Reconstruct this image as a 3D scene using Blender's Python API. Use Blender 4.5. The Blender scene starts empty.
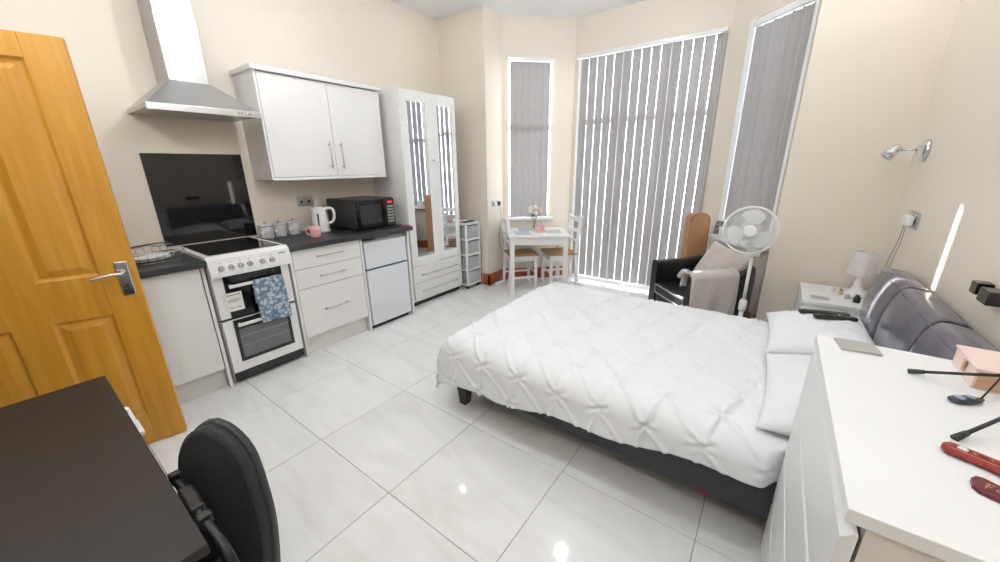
import bpy, bmesh, math, random
from mathutils import Vector, Matrix, noise
random.seed(7)
PI = math.pi
S = bpy.context.scene
C = S.collection

# ---------------------------------------------------------------- camera
CAM_H = 1.45
pitch, roll, yaw = math.radians(17.289), math.radians(-0.699), math.radians(36.622)
fw = Vector((-math.sin(yaw) * math.cos(pitch), math.cos(yaw) * math.cos(pitch), -math.sin(pitch)))
rt = Vector((math.cos(yaw), math.sin(yaw), 0))
up = rt.cross(fw)
rt2 = math.cos(roll) * rt + math.sin(roll) * up
up2 = -math.sin(roll) * rt + math.cos(roll) * up
cam = bpy.data.cameras.new('camera')
cam.sensor_width = 36.0
cam.lens = 367.49 / 1000 * 36.0
cam.clip_start = 0.02
cam_o = bpy.data.objects.new('camera', cam)
mw = Matrix.Identity(4)
for i in range(3):
    mw[i][0], mw[i][1], mw[i][2] = rt2[i], up2[i], -fw[i]
mw[2][3] = CAM_H
cam_o.matrix_world = mw
C.objects.link(cam_o)
S.camera = cam_o

# ---------------------------------------------------------------- world, sun, exposure
S.view_settings.view_transform = 'Standard'
S.view_settings.look = 'None'
S.view_settings.gamma = 1.0
S.view_settings.use_curve_mapping = False
S.view_settings.exposure = 0.12
SUN_DIR = Vector((3.0, -1.76, -1.31)).normalized()
w = bpy.data.worlds.new('sky')
S.world = w
w.use_nodes = True
wn = w.node_tree.nodes
bg = wn['Background']
bg.inputs[0].default_value = (0.80, 0.90, 1.0, 1)      # bright even overcast-white sky
bg.inputs[1].default_value = 7.0
sun = bpy.data.lights.new('sun', 'SUN')
sun.energy = 32.0
sun.angle = math.radians(0.6)
sun.color = (1.0, 0.95, 0.88)
sun_o = bpy.data.objects.new('sun', sun)
sun_o.rotation_euler = SUN_DIR.to_track_quat('-Z', 'Y').to_euler()
sun_o.location = (-8, 8, 6)
C.objects.link(sun_o)
BULB = 250.0          # radiance of the small ceiling bulbs

# ---------------------------------------------------------------- materials
def ramp(nt, fac, stops):
    r = nt.nodes.new('ShaderNodeValToRGB')
    el = r.color_ramp.elements
    el[0].position, el[0].color = stops[0][0], (*stops[0][1], 1)
    el[1].position, el[1].color = stops[-1][0], (*stops[-1][1], 1)
    for p, c in stops[1:-1]:
        e = el.new(p); e.color = (*c, 1)
    nt.links.new(fac, r.inputs[0])
    return r.outputs[0]

def mat(name, col, rough=0.5, metal=0.0, var=0.0, scale=8.0, bump=0.0, bscale=60.0, col2=None,
        stretch=(1, 1, 1), alpha=1.0, emit=0.0, coat=0.0, sheen=0.0, detail=3.0, spec=0.5):
    m = bpy.data.materials.new(name)
    m.use_nodes = True
    nt = m.node_tree
    b = nt.nodes['Principled BSDF']
    b.inputs['Base Color'].default_value = (*col, 1)
    b.inputs['Roughness'].default_value = rough
    b.inputs['Metallic'].default_value = metal
    b.inputs['Specular IOR Level'].default_value = spec
    if coat: b.inputs['Coat Weight'].default_value = coat
    if sheen: b.inputs['Sheen Weight'].default_value = sheen
    if alpha < 1: b.inputs['Alpha'].default_value = alpha
    if emit:
        b.inputs['Emission Color'].default_value = (*col, 1)
        b.inputs['Emission Strength'].default_value = emit
    if var or col2 or bump:
        tc = nt.nodes.new('ShaderNodeTexCoord')
        mp = nt.nodes.new('ShaderNodeMapping')
        mp.inputs['Scale'].default_value = stretch
        nt.links.new(tc.outputs['Object'], mp.inputs[0])
    if var or col2:
        n = nt.nodes.new('ShaderNodeTexNoise')
        n.inputs['Scale'].default_value = scale
        n.inputs['Detail'].default_value = detail
        nt.links.new(mp.outputs[0], n.inputs[0])
        c2 = col2 or tuple(min(1, c * (1 + var)) for c in col)
        c1 = col if col2 else tuple(c * (1 - var) for c in col)
        nt.links.new(ramp(nt, n.outputs[0], [(0.3, c1), (0.7, c2)]), b.inputs['Base Color'])
    if bump:
        n2 = nt.nodes.new('ShaderNodeTexNoise')
        n2.inputs['Scale'].default_value = bscale
        nt.links.new(mp.outputs[0], n2.inputs[0])
        bp = nt.nodes.new('ShaderNodeBump')
        bp.inputs['Strength'].default_value = bump
        bp.inputs['Distance'].default_value = 0.004
        nt.links.new(n2.outputs[0], bp.inputs['Height'])
        nt.links.new(bp.outputs[0], b.inputs['Normal'])
    return m

def wood(name, c1, c2, rough=0.35, scale=(40, 40, 2.5), coat=0.0):
    m = mat(name, c1, rough, coat=coat)
    nt = m.node_tree
    b = nt.nodes['Principled BSDF']
    tc = nt.nodes.new('ShaderNodeTexCoord')
    mp = nt.nodes.new('ShaderNodeMapping')
    mp.inputs['Scale'].default_value = scale
    n = nt.nodes.new('ShaderNodeTexNoise')
    n.inputs['Scale'].default_value = 1.0
    n.inputs['Detail'].default_value = 6
    n.inputs['Distortion'].default_value = 0.6
    nt.links.new(tc.outputs['Object'], mp.inputs[0])
    nt.links.new(mp.outputs[0], n.inputs[0])
    nt.links.new(ramp(nt, n.outputs[0], [(0.25, c1), (0.75, c2)]), b.inputs['Base Color'])
    return m

def glass(name, tint=(1, 1, 1), f0=0.06):
    m = bpy.data.materials.new(name)
    m.use_nodes = True
    nt = m.node_tree
    out = nt.nodes['Material Output']
    nt.nodes.remove(nt.nodes['Principled BSDF'])
    t = nt.nodes.new('ShaderNodeBsdfTransparent'); t.inputs[0].default_value = (*tint, 1)
    g = nt.nodes.new('ShaderNodeBsdfGlossy'); g.inputs['Roughness'].default_value = 0.02
    lw = nt.nodes.new('ShaderNodeLayerWeight'); lw.inputs[0].default_value = 0.5
    pw = nt.nodes.new('ShaderNodeMath'); pw.operation = 'POWER'; pw.inputs[1].default_value = 5.0
    fr = nt.nodes.new('ShaderNodeMath'); fr.operation = 'MULTIPLY_ADD'; fr.inputs[1].default_value = 0.9; fr.inputs[2].default_value = 0.04
    nt.links.new(lw.outputs['Facing'], pw.inputs[0]); nt.links.new(pw.outputs[0], fr.inputs[0])
    mx = nt.nodes.new('ShaderNodeMixShader')
    nt.links.new(fr.outputs[0], mx.inputs[0]); nt.links.new(t.outputs[0], mx.inputs[1]); nt.links.new(g.outputs[0], mx.inputs[2])
    nt.links.new(mx.outputs[0], out.inputs[0])
    return m

def fabric_translucent(name, col, tcol, fac):
    m = bpy.data.materials.new(name)
    m.use_nodes = True
    nt = m.node_tree
    out = nt.nodes['Material Output']
    nt.nodes.remove(nt.nodes['Principled BSDF'])
    d = nt.nodes.new('ShaderNodeBsdfDiffuse')
    t = nt.nodes.new('ShaderNodeBsdfTranslucent'); t.inputs[0].default_value = (*tcol, 1)
    tc = nt.nodes.new('ShaderNodeTexCoord')
    mp = nt.nodes.new('ShaderNodeMapping'); mp.inputs['Scale'].default_value = (120, 120, 6)
    n = nt.nodes.new('ShaderNodeTexNoise'); n.inputs['Scale'].default_value = 2.0
    nt.links.new(tc.outputs['Object'], mp.inputs[0]); nt.links.new(mp.outputs[0], n.inputs[0])
    nt.links.new(ramp(nt, n.outputs[0], [(0.3, tuple(c * 0.88 for c in col)), (0.7, tuple(c * 1.1 for c in col))]), d.inputs[0])
    mx = nt.nodes.new('ShaderNodeMixShader'); mx.inputs[0].default_value = fac
    nt.links.new(d.outputs[0], mx.inputs[1]); nt.links.new(t.outputs[0], mx.inputs[2])
    nt.links.new(mx.outputs[0], out.inputs[0])
    return m

def marble(name):
    m = mat(name, (0.8, 0.8, 0.78), 0.07, coat=0.0)
    nt = m.node_tree
    b = nt.nodes['Principled BSDF']
    tc = nt.nodes.new('ShaderNodeTexCoord')
    oi = nt.nodes.new('ShaderNodeObjectInfo')
    ad = nt.nodes.new('ShaderNodeVectorMath'); ad.operation = 'ADD'
    sc = nt.nodes.new('ShaderNodeVectorMath'); sc.operation = 'SCALE'; sc.inputs[3].default_value = 30
    cm = nt.nodes.new('ShaderNodeCombineXYZ')
    for k in range(3): nt.links.new(oi.outputs['Random'], cm.inputs[k])
    nt.links.new(cm.outputs[0], sc.inputs[0])
    mp = nt.nodes.new('ShaderNodeMapping'); mp.inputs['Scale'].default_value = (1.2, 4.0, 1); mp.inputs['Rotation'].default_value = (0, 0, 0.5)
    nt.links.new(tc.outputs['Object'], ad.inputs[0]); nt.links.new(sc.outputs[0], ad.inputs[1]); nt.links.new(ad.outputs[0], mp.inputs[0])
    n = nt.nodes.new('ShaderNodeTexNoise'); n.inputs['Scale'].default_value = 1.6; n.inputs['Detail'].default_value = 8; n.inputs['Distortion'].default_value = 1.2
    nt.links.new(mp.outputs[0], n.inputs[0])
    nt.links.new(ramp(nt, n.outputs[0], [(0.30, (0.74, 0.735, 0.71)), (0.5, (0.80, 0.80, 0.785)), (0.68, (0.83, 0.83, 0.82))]), b.inputs['Base Color'])
    return m

def floral(name):
    m = mat(name, (0.1, 0.2, 0.3), 0.85)
    nt = m.node_tree
    b = nt.nodes['Principled BSDF']
    tc = nt.nodes.new('ShaderNodeTexCoord')
    v = nt.nodes.new('ShaderNodeTexVoronoi'); v.inputs['Scale'].default_value = 38
    n = nt.nodes.new('ShaderNodeTexNoise'); n.inputs['Scale'].default_value = 55; n.inputs['Detail'].default_value = 4
    nt.links.new(tc.outputs['Object'], v.inputs[0]); nt.links.new(tc.outputs['Object'], n.inputs[0])
    mx = nt.nodes.new('ShaderNodeMath'); mx.operation = 'MULTIPLY'
    nt.links.new(v.outputs[0], mx.inputs[0]); nt.links.new(n.outputs[0], mx.inputs[1])
    nt.links.new(ramp(nt, mx.outputs[0], [(0.08, (0.60, 0.62, 0.63)), (0.18, (0.36, 0.43, 0.49)), (0.28, (0.17, 0.25, 0.33)), (0.36, (0.12, 0.19, 0.27))]), b.inputs['Base Color'])
    return m

M = {
    'wall': mat('wall_paint', (0.78, 0.70, 0.598), 0.42, var=0.012, scale=2, bump=0.03, bscale=90),
    'ceil': mat('ceiling_paint', (0.90, 0.91, 0.93), 0.7),
    'tile': marble('tile_marble'),
    'grout': mat('grout', (0.33, 0.31, 0.28), 0.8),
    'skirt': wood('skirting_wood', (0.30, 0.075, 0.022), (0.40, 0.11, 0.03), 0.3, (4, 4, 50)),
    'upvc': mat('white_frame', (0.85, 0.86, 0.87), 0.3),
    'glass': glass('window_glass'),
    'slat': fabric_translucent('slat_fabric', (0.52, 0.50, 0.49), (0.30, 0.31, 0.33), 0.25),
    'door': wood('pine_varnish', (0.70, 0.36, 0.042), (0.55, 0.245, 0.022), 0.38, (30, 30, 2.0), 0.15),
    'chrome': mat('brushed_chrome', (0.72, 0.73, 0.75), 0.18, 1.0),
    'steel': mat('stainless_steel', (0.50, 0.50, 0.50), 0.33, 1.0, var=0.04, scale=6, stretch=(1, 1, 30)),
    'gloss': mat('cabinet_white', (0.80, 0.79, 0.77), 0.22, var=0.008),
    'plinth': mat('plinth_white', (0.76, 0.74, 0.70), 0.4),
    'top': mat('worktop_slate', (0.017, 0.018, 0.021), 0.4, col2=(0.034, 0.035, 0.038), scale=120),
    'blackglass': mat('black_glass', (0.006, 0.006, 0.007), 0.04, spec=0.6),
    'black': mat('black_plastic', (0.012, 0.012, 0.013), 0.35, var=0.05),
    'white': mat('white_enamel', (0.84, 0.84, 0.84), 0.25),
    'whitep': mat('white_plastic', (0.82, 0.82, 0.81), 0.4),
    'fridge': mat('fridge_white', (0.73, 0.755, 0.795), 0.3),
    'ovenglass': mat('oven_glass', (0.14, 0.15, 0.15), 0.08),
    'mwglass': mat('smoked_glass', (0.035, 0.037, 0.045), 0.06),
    'rack': mat('oven_rack', (0.4, 0.4, 0.38), 0.3, 0.8),
    'paper': mat('label_paper', (0.78, 0.78, 0.75), 0.7),
    'ink': mat('ink', (0.03, 0.03, 0.035), 0.6),
    'towel': floral('floral_towel'),
    'mirror': mat('mirror', (0.86, 0.88, 0.9), 0.01, 1.0),
    'dark': mat('dark_gap', (0.02, 0.02, 0.022), 0.6),
    'ceramic': mat('grey_ceramic', (0.45, 0.45, 0.46), 0.3, var=0.1, scale=30),
    'pink': mat('pink_ceramic', (0.78, 0.36, 0.37), 0.3, col2=(0.82, 0.50, 0.48), scale=60),
    'blush': mat('blush_card', (0.84, 0.66, 0.60), 0.45, var=0.02),
    'blushd': mat('kraft_card', (0.60, 0.36, 0.24), 0.55),
    'red': mat('red_led', (0.8, 0.02, 0.03), 0.4, emit=1.2),
    'magenta': mat('magenta_plastic', (0.35, 0.01, 0.08), 0.4),
    'linen': mat('white_linen', (0.80, 0.82, 0.84), 0.85, var=0.012, scale=5, bump=0.08, bscale=220, sheen=0.2),
    'pillow': mat('pillow_linen', (0.80, 0.82, 0.84), 0.85, bump=0.08, bscale=220, sheen=0.2),
    'leather': mat('black_leather', (0.008, 0.009, 0.011), 0.36, var=0.15, scale=20, bump=0.12, bscale=350),
    'hleather': mat('headboard_leather', (0.125, 0.12, 0.15), 0.2, var=0.1, scale=12, bump=0.05, bscale=260),
    'piping': mat('grey_piping', (0.35, 0.37, 0.39), 0.35),
    'bleather': mat('bed_leather', (0.026, 0.032, 0.041), 0.45, var=0.15, scale=20, bump=0.08, bscale=300),
    'throw': mat('taupe_fleece', (0.54, 0.49, 0.475), 0.95, var=0.08, scale=60, bump=0.3, bscale=300, sheen=0.4),
    'cushion': mat('beige_cushion', (0.55, 0.49, 0.45), 0.95, var=0.07, scale=40, bump=0.25, bscale=250, sheen=0.3),
    'tan': mat('tan_board', (0.42, 0.215, 0.105), 0.5, var=0.06, scale=15),
    'tand': mat('tan_edge', (0.20, 0.08, 0.03), 0.5),
    'fanw': mat('fan_white', (0.80, 0.81, 0.80), 0.35),
    'seatwood': wood('seat_wood', (0.45, 0.25, 0.11), (0.36, 0.18, 0.07), 0.5, (30, 4, 30)),
    'chairw': mat('painted_white', (0.83, 0.82, 0.81), 0.35),
    'mat': mat('placemat', (0.50, 0.55, 0.60), 0.6, var=0.08, scale=50),
    'petalw': mat('petal_white', (0.85, 0.80, 0.76), 0.7),
    'petalp': mat('petal_peach', (0.82, 0.52, 0.40), 0.7),
    'leaf': mat('leaf_green', (0.03, 0.09, 0.03), 0.5),
    'vglass': glass('vase_glass', (0.96, 0.98, 0.98)),
    'desk': wood('espresso_wood', (0.009, 0.007, 0.006), (0.015, 0.011, 0.010), 0.5, (3, 60, 60)),
    'office': mat('charcoal_fabric', (0.010, 0.011, 0.012), 0.9, col2=(0.045, 0.046, 0.05), scale=330, bump=0.4, bscale=400, detail=1),
    'plasticd': mat('graphite_plastic', (0.022, 0.026, 0.030), 0.42),
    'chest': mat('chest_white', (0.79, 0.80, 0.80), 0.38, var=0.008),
    'chestshade': mat('chest_white_shaded', (0.72, 0.67, 0.61), 0.5),  # chest white dulled to beige: shade on the end is in the colour
    'greypad': mat('grey_cover', (0.40, 0.39, 0.37), 0.4),
    'fob': mat('slate_plastic', (0.025, 0.04, 0.055), 0.35),
    'fobb': mat('slate_button', (0.30, 0.36, 0.42), 0.4),
    'redcase': mat('red_print', (0.16, 0.006, 0.010), 0.4, col2=(0.30, 0.025, 0.022), scale=40),
    'gold': mat('gold_print', (0.55, 0.33, 0.10), 0.4, 0.3),
    'maroon': mat('maroon_leather', (0.10, 0.006, 0.022), 0.35, var=0.1),
    'shade': fabric_translucent('lamp_shade', (0.88, 0.87, 0.86), (0.9, 0.88, 0.86), 0.45),
    'clearp': mat('frosted_plastic', (0.62, 0.64, 0.66), 0.35, alpha=0.72),
    'cable': mat('cable_white', (0.72, 0.70, 0.67), 0.5),
    'cableg': mat('cable_grey', (0.30, 0.29, 0.28), 0.5),
    'photo': mat('photo_print', (0.03, 0.03, 0.035), 0.3, col2=(0.5, 0.48, 0.46), scale=30),
    'bulb': mat('lit_bulb', (0.93, 0.965, 1.0), 0.4, emit=BULB),
    'bulb_dim': mat('lit_bulb_low', (0.93, 0.965, 1.0), 0.4, emit=BULB * 0.3),
    'patio': mat('patio_stone', (0.45, 0.44, 0.42), 0.9, var=0.1),
    'hedge': mat('bag_blue', (0.05, 0.12, 0.2), 0.6),
    'pinkfab': mat('pink_fabric', (0.75, 0.12, 0.18), 0.7),
}

# ---------------------------------------------------------------- mesh helpers
INV = {}
def bbx(bm, x0, x1, y0, y1, z0, z1, bev=0.0, seg=2):
    r = bmesh.ops.create_cube(bm, size=1.0)
    vs = r['verts']
    bmesh.ops.scale(bm, vec=(x1 - x0, y1 - y0, z1 - z0), verts=vs)
    bmesh.ops.translate(bm, vec=((x0 + x1) / 2, (y0 + y1) / 2, (z0 + z1) / 2), verts=vs)
    if bev:
        es = list({e for v in vs for e in v.link_edges})
        bmesh.ops.bevel(bm, geom=es, offset=bev, segments=seg, affect='EDGES', profile=0.5)
    return bm
def nb(): return bmesh.new()
def box(x0, x1, y0, y1, z0, z1, bev=0.0, seg=2): return bbx(nb(), x0, x1, y0, y1, z0, z1, bev, seg)

def frame_of(d):
    d = d.normalized()
    a = Vector((0, 0, 1)) if abs(d.z) < 0.9 else Vector((1, 0, 0))
    x = a.cross(d).normalized()
    return x, d.cross(x)

def rings(bm, loops, cap=True, smooth=True, closed=False):
    R = [[bm.verts.new(p) for p in L] for L in loops]
    n = len(R[0])
    prs = list(zip(R[:-1], R[1:])) + ([(R[-1], R[0])] if closed else [])
    for A, B in prs:
        for i in range(n):
            f = bm.faces.new((A[i], A[(i + 1) % n], B[(i + 1) % n], B[i])); f.smooth = smooth
    if cap and not closed:
        bm.faces.new(R[0][::-1]); bm.faces.new(R[-1])
    bmesh.ops.recalc_face_normals(bm, faces=bm.faces[:])
    return bm

def tube(bm, pts, r, n=8, cap=True, closed=False):
    pts = [Vector(p) for p in pts]
    rr = r if isinstance(r, (list, tuple)) else [r] * len(pts)
    loops = []
    px = None
    for i, p in enumerate(pts):
        if closed: d = pts[(i + 1) % len(pts)] - pts[i - 1]
        else: d = pts[min(i + 1, len(pts) - 1)] - pts[max(i - 1, 0)]
        d.normalize()
        if px is None: x, y = frame_of(d)
        else:
            x = (px - d * px.dot(d)).normalized(); y = d.cross(x)
        px = x
        loops.append([p + rr[i] * (math.cos(2 * PI * k / n) * x + math.sin(2 * PI * k / n) * y) for k in range(n)])
    return rings(bm, loops, cap, True, closed)

def lathe(bm, prof, n=24, at=(0, 0, 0), M4=None):
    loops = []
    for r, z in prof:
        L = [Vector((max(r, 1e-4) * math.cos(2 * PI * k / n), max(r, 1e-4) * math.sin(2 * PI * k / n), z)) for k in range(n)]
        if M4: L = [M4 @ v for v in L]
        loops.append([v + Vector(at) for v in L])
    return rings(bm, loops, True, True)

def prism(bm, poly, v, smooth=False):
    """extrude polygon (3-D points) by vector v"""
    v = Vector(v)
    a = [bm.verts.new(Vector(p)) for p in poly]
    b = [bm.verts.new(Vector(p) + v) for p in poly]
    n = len(a)
    bm.faces.new(a[::-1]); bm.faces.new(b)
    for i in range(n):
        f = bm.faces.new((a[i], a[(i + 1) % n], b[(i + 1) % n], b[i])); f.smooth = smooth
    bmesh.ops.recalc_face_normals(bm, faces=bm.faces[:])
    return bm

def spline(pts, n=6):
    P = [Vector(p) for p in pts]
    out = []
    for i in range(len(P) - 1):
        p0, p1, p2, p3 = P[max(i - 1, 0)], P[i], P[i + 1], P[min(i + 2, len(P) - 1)]
        for k in range(n):
            t = k / n
            out.append(0.5 * ((2 * p1) + (p2 - p0) * t + (2 * p0 - 5 * p1 + 4 * p2 - p3) * t * t + (3 * p1 - p0 - 3 * p2 + p3) * t ** 3))
    out.append(P[-1])
    return out

def grid(bm, f, nu, nv, smooth=True):
    V = [[bm.verts.new(f(i / nu, j / nv)) for j in range(nv + 1)] for i in range(nu + 1)]
    for i in range(nu):
        for j in range(nv):
            bm.faces.new((V[i][j], V[i + 1][j], V[i + 1][j + 1], V[i][j + 1])).smooth = smooth
    return bm

def obj(name, bm, m, parent=None, local=False, label=None):
    """link bm as one mesh object; coordinates are world unless local"""
    if parent is not None and not local:
        bm.transform(INV[parent.name])
    me = bpy.data.meshes.new(name)
    bm.to_mesh(me); bm.free()
    me.materials.append(M[m] if isinstance(m, str) else m)
    o = bpy.data.objects.new(name, me)
    C.objects.link(o)
    if parent is not None:
        o.parent = parent
        INV[o.name] = INV[parent.name]
    else:
        INV[o.name] = Matrix.Identity(4)
    if label: o['label'] = label
    return o

def share(name, src, parent, loc=(0, 0, 0), rotz=0.0):
    o = bpy.data.objects.new(name, src.data)
    C.objects.link(o)
    o.parent = parent
    o.location = loc
    o.rotation_euler = (0, 0, rotz)
    INV[o.name] = INV[parent.name]
    return o

def thing(name, label, cat, loc=(0, 0, 0), rotz=0.0, group=None, rot=None):
    o = bpy.data.objects.new(name, None)
    o.empty_display_size = 0.1
    C.objects.link(o)
    o.location = loc
    o.rotation_euler = rot if rot else (0, 0, rotz)
    o['label'] = label; o['category'] = cat
    if group: o['group'] = group
    mm = Matrix.Translation(Vector(loc)) @ o.rotation_euler.to_matrix().to_4x4()
    INV[o.name] = mm.inverted()
    return o

def tag(o, label, cat, group=None):
    o['label'] = label; o['category'] = cat
    if group: o['group'] = group
    return o

def struct(name, bm, m, label=None):
    o = obj(name, bm, m)
    o['kind'] = 'structure'
    if label: o['label'] = label
    return o

def solid(o, t, off=0.0):
    s = o.modifiers.new('thickness', 'SOLIDIFY'); s.thickness = t; s.offset = off
    return o

# ================================================================ THE ROOM
CEIL = 3.05
XL, XR = -3.46, 0.645          # kitchen wall, bed-head wall
YB, YF = -0.45, 3.52           # wall behind the camera, wall at the bay
BL, BR = -2.79, 0.02           # bay returns
CY = 4.45                      # bay centre wall
FLx, FRx = -2.17, -0.60        # bay centre ends
FY = 3.83                      # where the canted sides begin
T = 0.10

fl = struct('floor', box(XL - 0.1, XR + 0.1, YB - 1.3, CY + 0.1, -0.12, -0.004), 'grout', 'pale grout bed under the tiles')
GX, GY, X0, Y0 = 0.5975, 0.583, -1.231, 1.348
first = None
for i in range(-5, 5):
    for j in range(-6, 7):
        xa, ya = X0 + i * GX, Y0 + j * GY
        x0, x1, y0, y1 = max(xa, XL), min(xa + GX, XR), max(ya, YB - 1.2), min(ya + GY, CY + 0.05)
        if x1 - x0 < 0.02 or y1 - y0 < 0.02: continue
        if y0 > YF and (x1 < BL or x0 > BR): continue
        g = 0.0015
        if first and abs(x1 - x0 - GX) < 1e-6 and abs(y1 - y0 - GY) < 1e-6:
            share('tile', first, fl, (x0, y0, 0)); continue
        o = obj('tile', box(g, x1 - x0 - g, g, y1 - y0 - g, -0.012, 0, 0.0008, 1), 'tile', fl, local=True)
        o.location = (x0, y0, 0)
        if first is None and abs(x1 - x0 - GX) < 1e-6 and abs(y1 - y0 - GY) < 1e-6: first = o

struct('ceiling', box(XL - 0.1, XR + 0.1, YB - 1.3, CY + 0.15, CEIL, CEIL + 0.1), 'ceil')
struct('wall_left', box(XL - T, XL, YB - 1.2, YF + T, 0, CEIL), 'wall')
struct('wall_right', box(XR, XR + T, YB - 1.2, YF + T, 0, CEIL), 'wall')
struct('wall_far_left', box(XL, BL, YF, YF + T, 0, CEIL), 'wall')
struct('wall_far_right', box(BR, XR, YF, YF + T, 0, CEIL), 'wall')
struct('wall_bay_return_left', box(BL - 0.06, BL, YF + T, FY, 0, CEIL), 'wall')
struct('wall_bay_return_right', box(BR, BR + 0.06, YF + T, FY, 0, CEIL), 'wall')
b = box(XL, -2.74, YB - T, YB, 0, CEIL)
bbx(b, -1.93, XR, YB - T, YB, 0, CEIL)
bbx(b, -2.74, -1.93, YB - T, YB, 2.02, CEIL)
struct('wall_back', b, 'wall')
struct('wall_hall', box(XL, XR, YB - 1.3, YB - 1.2, 0, CEIL), 'wall')

def bay_wall(name, p0, p1, s0, s1, z0, z1, th):
    """panel from p0 to p1 (room face) with an opening s0..s1 along it, thickness outwards"""
    p0, p1 = Vector((*p0, 0)), Vector((*p1, 0))
    t = (p1 - p0); L = t.length; t.normalize()
    n = Vector((-t.y, t.x, 0))
    bm = nb()
    e = 0.03
    def pc(a, b_, za, zb):
        prism(bm, [p0 + t * a + Vector((0, 0, za)), p0 + t * b_ + Vector((0, 0, za)), p0 + t * b_ + Vector((0, 0, zb)), p0 + t * a + Vector((0, 0, zb))], n * th)
    pc(0, s0, 0, CEIL); pc(s1, L, 0, CEIL); pc(s0, s1, z1, CEIL)
    if z0 > 0.02: pc(s0, s1, 0, z0)
    struct(name, bm, 'wall')
    return p0, t, n

def window(name, base, t, n, s0, s1, z0, z1, bars_z=(), bars_s=(), th=0.05, sill=None, fr=0.016):
    a = math.atan2(t.y, t.x)
    o = thing(name, 'x', 'x', base, a)
    del o['label']; del o['category']
    o['kind'] = 'structure'
    f = fr
    b = box(s0, s0 + f, 0.012, th, z0, z1); bbx(b, s1 - f, s1, 0.012, th, z0, z1)
    bbx(b, s0 + f, s1 - f, 0.012, th, z1 - 0.045, z1); bbx(b, s0 + f, s1 - f, 0.012, th, z0, z0 + 0.045)
    obj('window_frame', b, 'upvc', o, True)
    for z in bars_z: obj('transom', box(s0 + f, s1 - f, 0.016, th - 0.006, z - 0.03, z + 0.03), 'upvc', o, True)
    for s in bars_s: obj('mullion', box(s - 0.03, s + 0.03, 0.018, th - 0.008, z0 + 0.045, z1 - 0.045), 'upvc', o, True)
    obj('pane', box(s0 + f, s1 - f, 0.030, 0.034, z0 + 0.045, z1 - 0.045), 'glass', o, True)
    if sill:
        obj('window_sill', box(s0 - 0.04, s1 + 0.04, -sill, 0.03, z0 - 0.035, z0, 0.008), 'upvc', o, True)
    return o

WZ1 = 2.64
p, t, n = bay_wall('wall_bay_left', (BL, FY), (FLx, CY), 0.075, 0.61, 0.82, WZ1, 0.05)
window('window_1', p, t, n, 0.075, 0.61, 0.82, WZ1, (1.9,), (), sill=0.05)
LB = (p, t)
p, t, n = bay_wall('wall_bay_centre', (FLx, CY), (FRx, CY), 0.05, 1.515, 0.0, WZ1 + 0.02, 0.05)
window('window_2', p, t, n, 0.05, 1.515, 0.0, WZ1 + 0.02, (1.95,), (0.54, 1.03), fr=0.03)
CB = (p, t)
p, t, n = bay_wall('wall_bay_right', (FRx, CY), (BR, FY), 0.285, 0.845, 0.77, 2.63, 0.05)
window('window_3', p, t, n, 0.285, 0.845, 0.77, 2.63, (1.9,), (), sill=0.12, fr=0.045)
w3 = bpy.data.objects['window_3']
obj('architrave', box(0.235, 0.300, -0.012, 0.0, 0.77, 2.63, 0.002), 'upvc', w3, True)
obj('architrave', box(0.838, 0.868, -0.008, 0.0, 0.77, 2.63, 0.002), 'upvc', w3, True)
RB = (p, t)
struct('trim_1', prism(nb(), [(FLx - 0.036, CY + 0.0001, 0), (FLx, CY, 0), (FLx, CY + 0.05, 0), (FLx - 0.036, CY + 0.05, 0)], (0, 0, CEIL)), 'wall', 'cream corner post of the bay')
struct('trim_2', prism(nb(), [(FRx, CY, 0), (FRx + 0.036, CY, 0), (FRx + 0.036, CY + 0.05, 0), (FRx, CY + 0.05, 0)], (0, 0, CEIL)), 'wall', 'cream corner post of the bay')
# patio outside
struct('floor_patio', box(-9, 7, CY + 0.2, 14, -0.25, -0.15), 'patio')

# skirting boards
SK = 0.145
def skirt(name, p0, p1, h=SK, th=0.02, s0=0.0, s1=None):
    p0, p1 = Vector((*p0, 0)), Vector((*p1, 0))
    t = (p1 - p0); L = t.length; t.normalize(); n = Vector((t.y, -t.x, 0))
    s1 = L if s1 is None else s1
    a = p0 + t * s0; l = t * (s1 - s0)
    struct(name, prism(nb(), [a, a + n * th, a + n * th + Vector((0, 0, h - 0.012)), a + n * th * 0.5 + Vector((0, 0, h)), a + Vector((0, 0, h))], l), 'skirt')
skirt('baseboard_far_left', (XL, YF), (BL + 0.02, YF))
skirt('baseboard_return_left', (BL, YF - 0.02), (BL, FY + 0.008))
skirt('baseboard_bay_left', (BL, FY), (FLx, CY), s0=0.0, s1=0.85)
skirt('baseboard_bay_right', (FRx, CY), (BR, FY), s0=0.02)
skirt('baseboard_return_right', (BR, FY), (BR, YF - 0.02))
skirt('baseboard_far_right', (BR - 0.02, YF), (XR, YF))
skirt('baseboard_right', (XR, YF), (XR, YB))

# ---------------------------------------------------------------- entrance door (open)
DW, DH, DT = 0.79, 1.985, 0.04
dth = math.atan2(-0.964, -0.265)             # from lock edge to hinge
door = thing('door_1', 'x', 'x', (-2.535, 0.344, 0.006), dth)
del door['label']; del door['category']
door['kind'] = 'structure'
door['label'] = 'open varnished orange pine door with four panels'
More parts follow.
